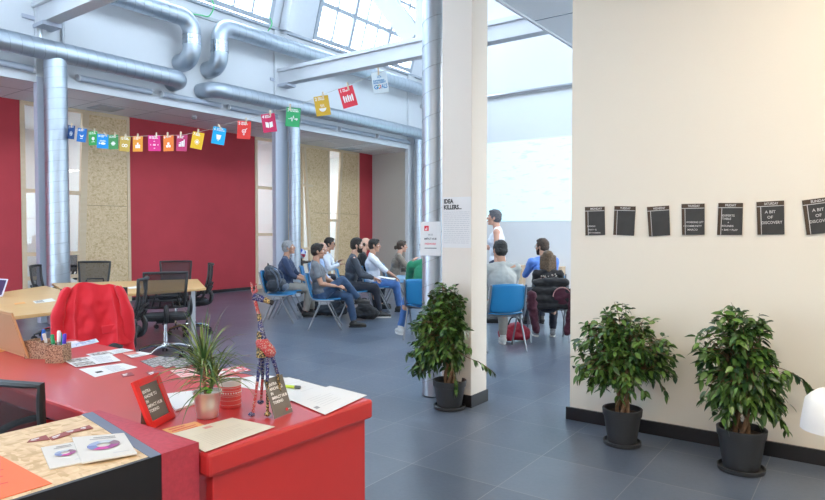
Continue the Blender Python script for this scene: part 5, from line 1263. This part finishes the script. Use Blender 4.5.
for i, (d, px) in enumerate(days):
    o, uv, b = wall_quad('chalkboard_sheet', px, 4.622, '%s black sheet in the wall row: %s' % (('first', 'second', 'third', 'fourth', 'fifth', 'sixth', 'last')[i], looks[i]), 'poster', SLATE, 'black weekday sheets on the cream wall')
    mg = MB().add([uv(0, .13), uv(.13, .13), uv(.13, 1), uv(0, 1)], [(3, 2, 1, 0)]).add([uv(0, 0), uv(1, 0), uv(1, .13), uv(0, .13)], [(3, 2, 1, 0)]); mg.build('brown_margin', SEP, o)
    up = lambda u, v: uv(u, v) + Vector((0, -.001, 0))
    ln = MB().add([up(0, .135), up(1, .135), up(1, .155), up(0, .155)], [(3, 2, 1, 0)]).add([up(.14, .14), up(.165, .14), up(.165, 1), up(.14, 1)], [(3, 2, 1, 0)]); ln.build('chalk_line', CH_, o)
    xx = (b[1] - b[0]); yy = (b[0] - b[3]); h = yy.length; w = xx.length
    M = frameM(up(.28, .105), xx, yy); text('lettering', d, h * .10, CH_, o, M, bold=.0006, squash=min(1., .50 * w / (len(d) * h * .062)))
    for (u, v, s, tx) in hand.get(i, []): text('lettering', tx, h * s, CH_, o, frameM(up(u, v), xx, yy), bold=.0003, squash=min(1., (.8 - max(0, u - .2)) * w / (len(tx) * h * s * .62)))
# posters on the column and the duct
o, uv, b = wall_quad('poster', [(443, 197.5), (471, 196.5), (471, 248), (442.5, 247.5)], 4.446, 'white poster headed IDEA KILLERS on the cream column', 'poster', PAPER, t=.003)
xx = b[1] - b[0]; yy = b[0] - b[3]; h = yy.length; w = xx.length
text('lettering', 'IDEA\nKILLERS...', h * .118, INK, o, frameM(uv(.035, .12), xx, yy), bold=.0022, space=1.0, squash=.86)
mb = MB(); mg = MB(); r = random.Random(4)
for k in range(17):
    v = .29 + k * .038; u = .05
    while u < .93:
        l = r.uniform(.04, .16); (mg if k % 4 == 1 else mb).add([uv(u, v), uv(min(.95, u + l), v), uv(min(.95, u + l), v + .013), uv(u, v + .013)], [(3, 2, 1, 0)]); u += l + .02
mb.v += mg.v and []; mb.add(mg.v, mg.f); tag(mb.build('small_print', LINK, o), kind='stuff')
o, uv, b = wall_quad('notice_sheet', [(420.5, 221.8), (440.5, 221.5), (441, 255.8), (420, 255.5)], 4.495, 'small white notice with red emblem fixed to the spiral duct', 'notice', PAPER, t=.003)
xx = b[1] - b[0]; yy = b[0] - b[3]; h = yy.length; w = xx.length
MB().add([uv(.2, .12), uv(.42, .12), uv(.42, .27), uv(.2, .27)], [(3, 2, 1, 0)]).build('red_emblem', RTXT, o)
e = lambda u, v: uv(u, v) + Vector((0, -.001, 0))
MB().add([e(.25, .2), e(.29, .2), e(.29, .25), e(.25, .25)], [(3, 2, 1, 0)]).add([e(.31, .17), e(.35, .17), e(.35, .25), e(.31, .25)], [(3, 2, 1, 0)]).build('emblem_bars', WTXT, o)
for v, tx, m_ in ((.41, 'WI-FI', GINK), (.53, 'IMPACT HUB', INK), (.68, 'PASSWORD', RTXT)): text('lettering', tx, h * .075, m_, o, frameM(uv(.5, v), xx, yy), 'CENTER', bold=.0005)
MB().add([uv(.22, .77), uv(.8, .77), uv(.8, .79), uv(.22, .79)], [(3, 2, 1, 0)]).build('small_print', INK, o)

# ================================================================== GARLAND
def gl_pt(px, py): return ony(px, py, 4.86)
strp = [(62, 123.5), (84, 127.5), (110, 135.5), (128, 136.5), (150, 135.8), (172, 135.2), (183, 134.8), (200, 131.5), (217, 127.5), (232, 122.5), (247, 119.5), (270, 112.5), (294, 107), (321, 95.5), (348, 85), (380, 72.5), (404, 62.5), (430, 55)]
tag(MB().tube(bez([gl_pt(x, y) for x, y in strp], 4), .0022, 5).build('garland_string', mat('twine', (.6, .58, .52), .8)), 'thin string stretched from the first column to the spiral duct, hung with coloured cards', 'string')
cards = [('G', 380, 82.3, 17.5, 22, -8, (.72, .80, .84), '', 'goals'),
 ('1', 348, 97, 18, 22, -16, (.80, .04, .07), 'NO\nPOVERTY', 'people'), ('2', 322.3, 105.8, 15.5, 22, -9, (.68, .42, .03), 'ZERO\nHUNGER', 'bowl'), ('3', 293, 117.3, 14, 20, 5, (.03, .38, .13), 'GOOD HEALTH\nAND WELL-BEING', 'pulse'),
 ('4', 269, 123, 14.5, 20, -8, (.60, .02, .10), 'QUALITY\nEDUCATION', 'book'), ('5', 244, 130, 14, 18.5, 3, (.78, .04, .03), 'GENDER\nEQUALITY', 'gender'), ('6', 218.8, 135.8, 17, 19.5, 9, (.0, .38, .72), 'CLEAN WATER\nAND SANITATION', 'cup'),
 ('7', 197.3, 140.5, 11, 18.5, 12, (.85, .48, .0), 'CLEAN\nENERGY', 'sun'), ('8', 181.8, 143, 10, 17.5, 4, (.50, .02, .12), 'DECENT\nWORK', 'bars'), ('9', 168.5, 143.2, 9.5, 17, 0, (.85, .20, .02), 'INDUSTRY', 'cubes'),
 ('10', 154.3, 143.2, 11.5, 17, -1, (.72, .02, .22), 'REDUCED\nINEQUALITIES', 'arrows'), ('11', 137.8, 144, 9, 17, 1, (.85, .32, .02), 'SUSTAINABLE\nCITIES', 'houses'), ('12', 124.8, 144, 9.6, 16, 6, (.55, .35, .05), 'RESPONSIBLE\nCONSUMPTION', 'loop'),
 ('13', 113.3, 142, 8.8, 15.5, 0, (.05, .26, .07), 'CLIMATE\nACTION', 'eye'), ('14', 102.7, 141.3, 13, 15, 2, (.0, .25, .65), 'LIFE BELOW\nWATER', 'fish'), ('15', 93.2, 138.2, 8, 15, -1, (.04, .38, .08), 'LIFE\nON LAND', 'tree'),
 ('16', 81.8, 135.2, 8.2, 15, 8, (.01, .16, .50), 'PEACE AND\nJUSTICE', 'dove'), ('17', 71.2, 132.3, 6, 14, 8, (.02, .08, .26), 'PARTNERSHIPS', 'rings')]
colour = {'G': 'white', '1': 'red', '2': 'mustard', '3': 'green', '4': 'crimson', '5': 'orange-red', '6': 'sky blue', '7': 'yellow', '8': 'dark crimson', '9': 'orange', '10': 'magenta', '11': 'amber', '12': 'dark mustard', '13': 'dark green', '14': 'blue', '15': 'mid green', '16': 'royal blue', '17': 'navy'}
iconn = {'people': 'row of people', 'bowl': 'steaming bowl', 'pulse': 'heartbeat line', 'book': 'open book', 'gender': 'equality sign', 'cup': 'water glass', 'sun': 'sun', 'bars': 'rising bars', 'cubes': 'stacked cubes', 'arrows': 'four arrows', 'houses': 'houses', 'loop': 'loop', 'eye': 'eye', 'fish': 'fish', 'tree': 'tree', 'dove': 'bird', 'rings': 'rings'}
def icon(kind):
    mb = MB(); y = -.0022
    def poly(pts):
        a = sum(pts[i][0] * pts[(i + 1) % len(pts)][1] - pts[(i + 1) % len(pts)][0] * pts[i][1] for i in range(len(pts)))
        if a < 0: pts = pts[::-1]
        mb.add([(p[0], y, p[1]) for p in pts], [tuple(range(len(pts)))])
    def disc(x, z, r, a0=0, a1=2 * PI): poly([(x + r * math.cos(a0 + (a1 - a0) * k / 16), z + r * math.sin(a0 + (a1 - a0) * k / 16)) for k in range(16 if a1 - a0 > 6 else 17)])
    def rect(x, z, w, h): poly([(x - w / 2, z - h / 2), (x + w / 2, z - h / 2), (x + w / 2, z + h / 2), (x - w / 2, z + h / 2)])
    def ring(x, z, r, w):
        for k in range(16):
            a, b = 2 * PI * k / 16, 2 * PI * (k + 1) / 16; poly([(x + r * math.cos(a), z + r * math.sin(a)), (x + r * math.cos(b), z + r * math.sin(b)), (x + (r - w) * math.cos(b), z + (r - w) * math.sin(b)), (x + (r - w) * math.cos(a), z + (r - w) * math.sin(a))])
    def line(pts, w):
        for a, b in zip(pts[:-1], pts[1:]):
            d = Vector((b[0] - a[0], b[1] - a[1])).normalized(); n = Vector((-d.y, d.x)) * w / 2; poly([(a[0] + n.x, a[1] + n.y), (b[0] + n.x, b[1] + n.y), (b[0] - n.x, b[1] - n.y), (a[0] - n.x, a[1] - n.y)])
    if kind == 'people':
        for k in range(5): h = .028 if k % 2 == 0 else .018; x = -.044 + .022 * k; disc(x, -.012 + h, .007); poly([(x - .009, -.018 + h), (x + .009, -.018 + h), (x + .006, -.05), (x - .006, -.05)])
    elif kind == 'bowl':
        disc(0, -.025, .038, PI, 2 * PI); 
        for x in (-.015, 0, .015): line([(x, -.015), (x + .005, -.005), (x - .003, .005), (x + .003, .016)], .005)
    elif kind == 'pulse': line([(-.05, -.02), (-.025, -.02), (-.018, -.002), (-.008, -.045), (.004, .018), (.014, -.02), (.03, -.02)], .006); disc(.034, -.016, .009); disc(.046, -.016, .009); poly([(.026, -.02), (.054, -.02), (.04, -.036)])
    elif kind == 'book': poly([(-.04, -.045), (-.004, -.055), (-.004, .005), (-.04, .015)]); poly([(.004, -.055), (.04, -.045), (.04, .015), (.004, .005)])
    elif kind == 'gender': ring(0, -.015, .024, .007); line([(.016, .002), (.036, .022)], .007); line([(0, -.04), (0, -.065)], .007); line([(-.012, -.053), (.012, -.053)], .006); rect(0, -.011, .02, .005); rect(0, -.02, .02, .005)
    elif kind == 'cup': poly([(-.03, .012), (.03, .012), (.02, -.045), (-.02, -.045)]); line([(0, -.045), (0, -.065)], .008)
    elif kind == 'sun':
        disc(0, -.02, .016)
        for k in range(12): a = 2 * PI * k / 12; line([(.022 * math.cos(a), -.02 + .022 * math.sin(a)), (.034 * math.cos(a), -.02 + .034 * math.sin(a))], .005)
    elif kind == 'bars':
        for k in range(4): rect(-.033 + .022 * k, -.05 + .01 * (k + 2) / 1, .016, .02 * (k + 2) * .9)
        line([(-.04, .0), (-.01, .012), (.04, .03)], .006)
    elif kind == 'cubes': rect(-.018, -.04, .03, .03); rect(.018, -.04, .03, .03); rect(0, -.006, .03, .03)
    elif kind == 'arrows':
        rect(0, -.016, .034, .007); rect(0, -.028, .034, .007)
        for dx, dz in ((0, 1), (0, -1), (1, 0), (-1, 0)): c = (dx * .042, -.022 + dz * .042); poly([(c[0] + dx * .012, c[1] + dz * .012), (c[0] - dz * .012, c[1] + dx * .012), (c[0] + dz * .012, c[1] - dx * .012)])
    elif kind == 'houses': rect(-.025, -.035, .022, .045); rect(0, -.02, .022, .075); rect(.026, -.04, .022, .035); poly([(.012, -.022), (.04, -.022), (.026, -.005)])
    elif kind == 'loop': ring(-.02, -.022, .022, .008); ring(.02, -.022, .022, .008)
    elif kind == 'eye': ring(0, -.022, .03, .006); poly([(-.04, -.022), (0, .0), (.04, -.022), (0, -.044)]); 
    elif kind == 'fish':
        poly([(-.03, -.032), (-.01, -.016), (.022, -.016), (.042, -.032), (.022, -.048), (-.01, -.048)]); poly([(-.05, -.015), (-.028, -.032), (-.05, -.05)])
        line([(-.04, .008), (-.02, .014), (0, .008), (.02, .014), (.04, .008)], .005); line([(-.04, -.004), (-.02, .002), (0, -.004), (.02, .002), (.04, -.004)], .005)
    elif kind == 'tree': disc(0, -.005, .026); rect(0, -.035, .008, .035); rect(0, -.055, .06, .006)
    elif kind == 'dove': poly([(-.035, .01), (0, -.012), (.035, .012), (.02, -.03), (-.015, -.03)]); rect(0, -.05, .045, .008)
    elif kind == 'rings':
        for k in range(5): a = 2 * PI * k / 5 + PI / 2; ring(.016 * math.cos(a), -.02 + .016 * math.sin(a), .02, .005)
    return mb
PIN = wood_mat('clothespin wood', (.78, .66, .48), (.66, .52, .34), .6, 20)
for (nm, px, py, wpx, hpx, roll, col, cap, ic) in cards:
    c = gl_pt(px, py); z = -.588 * c.x + .809 * c.y
    perp = 36 - math.degrees(math.atan2(px - 412.5, F)); ratio = min(.995, wpx * z / (F * .155)); psi = perp - math.degrees(math.acos(ratio))
    if nm in ('14', 'G'): psi = perp - 8
    g = 'white' if nm == 'G' else nm
    lab = 'white card with blue letters reading GOALS, last on the garland near the duct' if nm == 'G' else '%s garland card numbered %s with white %s symbol' % (colour[nm], nm, iconn[ic])
    o = root('garland_card', c, 0, lab, 'card', 'coloured cards on the garland', rot=(0, R(roll), R(psi)))
    M = o.matrix_basis
    MB().box(-.0775, .0775, -.001, .001, -.105, .105).build('card_sheet', mat('card ' + colour[nm], col, .55), o)
    fm = lambda x, z_: frameM(Vector((x, -.002, z_)), (1, 0, 0), (0, 0, 1))
    if nm != 'G':
        big = len(nm) == 1
        text('number', nm, .046, WTXT, o, fm(-.066, .060), bold=.0012, squash=.9 if big else .7)
        text('caption', cap, .019, WTXT, o, fm(-.036 if big else -.026, .078), bold=.0008, space=.95, squash=.9 if max(len(t) for t in cap.split('\n')) < 9 else .6)
        k = icon(ic).build('symbol', WTXT, o)
    else:
        GB = mat('goal lettering blue', (.02, .26, .55), .6)
        text('lettering', 'SUSTAINABLE\nDEVELOPMENT', .022, GB, o, fm(-.066, .012), bold=.0008, space=.95, squash=.83)
        text('lettering', 'G', .056, GB, o, fm(-.066, -.062), bold=.0015); text('lettering', 'ALS', .056, GB, o, fm(.008, -.062), bold=.0015, squash=.66)
        wh = [(.7, .04, .07), (.68, .42, .03), (.03, .38, .13), (0, .38, .72), (.85, .2, .02), (.5, .02, .12)]
        for k in range(6):
            mb = MB(); a0, a1 = 2 * PI * k / 6, 2 * PI * (k + .9) / 6; q = [(a0 + (a1 - a0) * j / 4) for j in range(5)]
            mb.add([(-.012 + .019 * math.cos(a), -.0022, -.042 + .021 * math.sin(a)) for a in q] + [(-.012 + .011 * math.cos(a), -.0022, -.042 + .012 * math.sin(a)) for a in q[::-1]], [tuple(range(10))]); mb.build('wheel_segment', mat('wheel %d' % k, wh[k], .6), o)
        ring = MB().tube([(0 + .012 * math.cos(a), -.002, .055 + .012 * math.sin(a)) for a in (2 * PI * k / 14 for k in range(14))], .0018, 5, closed=True).tube([(-.02, -.002, .045), (-.014, -.002, .06)], .0018, 5).tube([(.02, -.002, .045), (.014, -.002, .06)], .0018, 5); ring.build('blue_emblem', GB, o)
    dx = {'1': .03, '2': .025, '3': -.04, '4': .03, '5': .02, '6': .0, '7': -.01, '8': -.02, '9': -.01, '10': .03, '14': .035, '15': .03, '13': .03, '12': 0, '11': 0, '16': 0, '17': 0, 'G': .0}[nm]
    pc = M @ Vector((dx, 0, .105))
    pr_ = root('clothespin', pc, 0, 'wooden clothespin gripping the %s garland card%s' % (colour[nm], '' if nm == 'G' else ' numbered ' + nm), 'clothespin', 'clothespins on the garland', rot=(0, R({'6': -28, '14': -30}.get(nm, roll * .5)), R(psi)))
    for s in (-1, 1): MB().box(-.008, .008, s * .006 - .004, s * .006 + .004, -.035, .04).build('pin_leg', PIN, pr_, bevel=.002)
    MB().tube([(-.01, 0, .004), (.01, 0, .004)], .004, 6).build('spring', STEEL, pr_)

# ================================================================== FICUS PLANTS
def leaf(mb, p, d, L, w, r):
    d = d.normalized(); s = d.cross(Vector((0, 0, 1)));
    if s.length < .1: s = Vector((1, 0, 0))
    s.normalize(); s = (Matrix.Rotation(r.uniform(-.9, .9), 3, d) @ s); n = s.cross(d)
    pts = []
    for t, ww in ((0, .03), (.2, .72), (.45, 1.), (.7, .78), (.88, .35), (1.0, .02)):
        c = p + d * L * t - Vector((0, 0, 1)) * L * .28 * t * t; h = n * (w * ww * .28)
        pts += [c - s * w * ww + h, c, c + s * w * ww + h]
    fs = []
    for i in range(5): a = 3 * i; fs += [(a, a + 1, a + 4, a + 3), (a + 1, a + 2, a + 5, a + 4)]
    mb.add(pts, fs)
def ficus(loc, label, pot_r, pot_h, height, blobs, nleaf, seed, ls=1., extra=(), ymax=4.6):
    ym = ymax - loc[1]; r = random.Random(seed); o = root('potted_ficus', loc, 0, label, 'plant')
    MB().lathe([(pot_r * .70, .02), (pot_r * .74, .022), (pot_r * .95, pot_h - .05), (pot_r * 1.0, pot_h - .048), (pot_r * 1.03, pot_h - .002), (pot_r * 1.0, pot_h), (pot_r * .93, pot_h), (pot_r * .9, pot_h - .06)], 36).build('pot', POT, o, smooth=True, flat_angle=35)
    MB().lathe([(pot_r * .72, 0), (pot_r * .95, .004), (pot_r * .98, .028), (pot_r * .93, .03), (pot_r * .9, .012)], 36).build('saucer', POT, o, smooth=True)
    s = MB()
    for k in range(10):
        rr = pot_r * .93 * k / 9
    n = 24; vs = [(0, 0, pot_h - .03)]; fs = []
    for k in range(1, 6):
        for j in range(n): a = 2 * PI * j / n; q = pot_r * .92 * k / 5; vs.append((q * math.cos(a), q * math.sin(a), pot_h - .035 + .012 * noise.noise(Vector((q * 20 * math.cos(a), q * 20 * math.sin(a), seed)))))
    for j in range(n): fs.append((0, 1 + j, 1 + (j + 1) % n))
    for k in range(4):
        for j in range(n): fs.append((1 + k * n + j, 1 + (k + 1) * n + j, 1 + (k + 1) * n + (j + 1) % n, 1 + k * n + (j + 1) % n))
    s.add(vs, fs).build('soil', SOIL, o, smooth=True)
    tk = MB(); tops = []
    for k in range(4):
        pts = [Vector((.035 * math.cos(1.6 * k + t * 4), .035 * math.sin(1.6 * k + t * 4), pot_h - .04 + t * height * .42)) for t in (j / 14 for j in range(15))]
        tk.tube(pts, [.014 - .004 * j / 14 for j in range(15)], 8); tops.append(pts)
    leaves = MB(); br = MB()
    tot = sum(b[3] for b in blobs)
    for (c, rad, dens, wgt) in blobs:
        c = Vector(c)
        for k in range(int(nleaf * wgt / tot / 9)):
            u = Vector((r.gauss(0, 1), r.gauss(0, 1), r.gauss(0, 1))).normalized() * (r.uniform(.25, 1) ** .55); q = c + Vector((u.x * rad[0], u.y * rad[1], u.z * rad[2])); q.y = min(q.y, ym - .03 - .05 * r.random())
            src = tops[r.randrange(4)][r.randrange(5, 15)]; out = (q - Vector((0, 0, src.z))).normalized()
            mid = src.lerp(q, .55) + Vector((0, 0, .06)); path = bez([src, mid, q], 4)
            br.tube(path, [.004 - .003 * j / (len(path) - 1) for j in range(len(path))], 5, cap=False)
            # twig with drooping leaves around it
            d = (q - mid).normalized(); 
            for j in range(9):
                t = j / 8; p = mid.lerp(q, .25 + .75 * t) + Vector((r.uniform(-1, 1), r.uniform(-1, 1), r.uniform(-1, .6))) * .018
                sd = Vector((r.uniform(-1, 1), r.uniform(-1, 1), 0)).normalized()
                ld = (d * .45 + sd * .8 + Vector((out.x, out.y, 0)) * .35 + Vector((0, 0, r.uniform(-.95, .35)))).normalized()
                if p.y > ym - .01: p.y = ym - .01
                if p.y > ym - .09: ld.y = -abs(ld.y) * .5
                leaf(leaves, p, ld, r.uniform(.050, .082) * ls, r.uniform(.0125, .0185) * ls, r)
    for pts in extra:
        path = bez(pts, 5); br.tube(path, .0028, 5)
        for j, p in enumerate(path):
            if j > len(path) * .4:
                for q in range(2): leaf(leaves, p, Vector((r.uniform(-.6, .6), r.uniform(-.6, .6), r.uniform(-.9, -.1))) + (path[-1] - path[0]).normalized() * .6, r.uniform(.05, .075) * ls, .016 * ls, r)
    tk.build('trunk', BARK, o, smooth=True); br.build('branches', BARK, o, smooth=True)
    leaves.build('foliage', LEAFM, o, smooth=True, flat_angle=180)
    return o
RX = rx; FW = Vector((-.588, .809, 0))
def bl(x, z, rx_, rz, w, y=0., ry=None): return (RX * x + FW * y + Vector((0, 0, z)), (rx_, ry or rx_, rz), 1, w)
# by the column: pot on (448,412)
pA_ = onz(449.5, 408, 0)
ficus(pA_, 'potted weeping fig with small leaves in front of the cream column', .135, .237, 1.0,
      [bl(-.03, .86, .19, .15, 5), bl(-.10, .70, .24, .17, 5), bl(.03, .60, .17, .18, 3.4), bl(-.17, .50, .20, .15, 3), bl(.04, .40, .12, .12, 1.6), bl(-.24, .36, .12, .10, 1.2), bl(-.02, .98, .10, .07, 1.4)], 3000, 21, .86,
      extra=[[RX * .02 + Z_ * .5, RX * .14 + Z_ * .44 - FW * .1, RX * .24 + Z_ * .40 - FW * .12, RX * .34 + Z_ * .33 - FW * .12], [RX * 0 + Z_ * .4 - FW * .05, RX * .03 + Z_ * .3 - FW * .14, RX * .04 + Z_ * .18 - FW * .15]], ymax=4.42)
pB_ = onz(622, 444, 0)
ficus(pB_, 'wide potted weeping fig against the cream wall, left of the other one', .128, .250, 1.05,
      [bl(.0, .86, .20, .13, 3), bl(-.12, .70, .22, .17, 4), bl(.14, .68, .22, .17, 4), bl(0, .60, .25, .14, 3), bl(-.24, .52, .12, .11, 1.4), bl(.28, .54, .15, .13, 2.2), bl(.02, .44, .24, .11, 2.4), bl(-.06, .50, .2, .12, 2)], 2600, 22, .86,
      extra=[[RX * .05 + Z_ * .6, RX * .2 + Z_ * .5, RX * .3 + Z_ * .35]])
pC_ = onz(741, 470, 0)
ficus(pC_, 'tall potted weeping fig nearest the right edge against the cream wall', .137, .262, 1.05,
      [bl(-.03, .92, .16, .11, 2.4), bl(-.05, .76, .22, .17, 4), bl(.08, .62, .19, .16, 3), bl(-.12, .56, .20, .15, 2.6), bl(.10, .46, .15, .12, 1.5), bl(-.10, .40, .16, .10, 1.2), bl(.2, .42, .1, .1, .7), bl(.02, .42, .2, .10, 1.5)], 1900, 23, .98,
      extra=[[RX * .1 + Z_ * .65, RX * .24 + Z_ * .62, RX * .36 + Z_ * .56, RX * .42 + Z_ * .5], [RX * .05 + Z_ * .45, RX * .2 + Z_ * .36, RX * .27 + Z_ * .25]])

# ================================================================== FLOOR LAMP AT THE RIGHT EDGE
zl = 2.7
lc = CAM + Vector((-math.sin(YAW), math.cos(YAW), 0)) * zl + RX * ((837 - 412.5) / F * zl); lc.z = 0
fl = root('floor_lamp', lc, 0, 'low lamp with white domed shade at the right edge of the photo', 'lamp')
SHD = mat('white lamp shade', (.85, .83, .78), .45)
zb, zt = 1.45 - (434 - 232) / F * zl * .99, 1.45 - (392 - 232) / F * zl
rs = 29 / F * zl
MB().lathe([(rs, zb), (rs * .97, zb + .04), (rs * .86, zb + .13), (rs * .70, zt - .02), (rs * .5, zt), (rs * .2, zt + .012), (.002, zt + .014)], 36, close=False).build('lamp_shade', SHD, fl, smooth=True)
MB().tube([(0, 0, .02), (0, 0, zt - .03)], .011, 10).build('pole', STEEL, fl, smooth=True); MB().lathe([(.13, 0), (.13, .012), (.03, .022), (.003, .024)], 28).build('base', STEEL, fl, smooth=True)
MB().ell((0, 0, zb + .08), (.03, .03, .04)).build('bulb', mat('bulb glass', (.9, .88, .8), .3), fl, smooth=True)

# ================================================================== LIGHT
# ceiling fittings of the aisle where the camera stands
CL = [(-.6, -1.5), (1.5, 1.2), (.6, 3.2), (-1.8, -3.5), (1.8, -3.5)]
EMI = mat('lit ceiling panel', (1., .80, .58), .5, emit=9.)
for k, (x, y) in enumerate(CL):
    o = root('ceiling_light', (x, y, 3.78), 0, 'square warm ceiling panel light behind the photographer', 'light', 'warm ceiling panels of the aisle')
    MB().box(-.32, .32, -.32, .32, -.03, 0).build('light_housing', BEAM, o); MB().box(-.29, .29, -.29, .29, -.036, -.03).build('diffuser', EMI, o)
    ld = bpy.data.lights.new('panel_lamp', 'AREA'); ld.shape = 'SQUARE'; ld.size = .58; ld.energy = WARM_W; ld.color = (1., .85, .66)
    lo = bpy.data.objects.new('panel_lamp', ld); COL.objects.link(lo); lo.location = (x, y, 3.735)
for k, y in enumerate((9.0, 11.2, 13.4)):  # unseen panels added to throw fill light across to the left aisle wall
    o = root('ceiling_light', (-.9, y, 3.78), 0, 'large white fill panel added to the right aisle ceiling, hidden behind the cream wall', 'light', 'fill panels added to the right aisle')
    MB().box(-.62, .62, -.62, .62, -.03, 0).build('light_housing', BEAM, o); MB().box(-.59, .59, -.59, .59, -.036, -.03).build('diffuser', mat('added white fill panel', (1., .95, .88), .5, emit=9.), o)
    ld = bpy.data.lights.new('panel_lamp', 'AREA'); ld.shape = 'SQUARE'; ld.size = 1.16; ld.energy = HALL_W; ld.color = (1., .94, .86)
    lo = bpy.data.objects.new('panel_lamp', ld); COL.objects.link(lo); lo.location = (-.9, y, 3.735)
W = bpy.data.worlds.new('sky'); scene.world = W; W.use_nodes = True
bg = W.node_tree.nodes['Background']; bg.inputs[0].default_value = (.70, .85, 1., 1); bg.inputs[1].default_value = SKY
def portal(loc, rot, sx, sy):
    ld = bpy.data.lights.new('daylight_portal', 'AREA'); ld.shape = 'RECTANGLE'; ld.size = sx; ld.size_y = sy; ld.cycles.is_portal = True
    lo = bpy.data.objects.new('daylight_portal', ld); COL.objects.link(lo); lo.location = loc; lo.rotation_euler = rot
an = math.atan2(2.4, 2.4 * LEAN / 1.1)
for ya, yb in ((5.0, 9.35), (10.68, 14.5), (-5, 4.3)):
    portal((XN + .36 - .1, (ya + yb) / 2, 7.2), (0, -an + 0, 0), 2.6, yb - ya) if False else portal((XN + .26, (ya + yb) / 2, 7.25), Vector((-1, 0, LEAN / 1.1)).to_track_quat('Z', 'Y').to_euler(), yb - ya, 2.6)
    portal((-2.9 - .26, (ya + yb) / 2, 7.25), Vector((1, 0, LEAN / 1.1)).to_track_quat('Z', 'Y').to_euler(), yb - ya, 2.6)
vs_ = scene.view_settings; vs_.view_transform = 'Standard'; vs_.look = 'None'; vs_.gamma = 1; vs_.use_curve_mapping = False; vs_.exposure = EXPO
cy = scene.cycles; cy.use_denoising = True; cy.max_bounces = 10; cy.diffuse_bounces = 5; cy.transparent_max_bounces = 12; cy.caustics_reflective = False; cy.caustics_refractive = False; cy.sample_clamp_indirect = 6
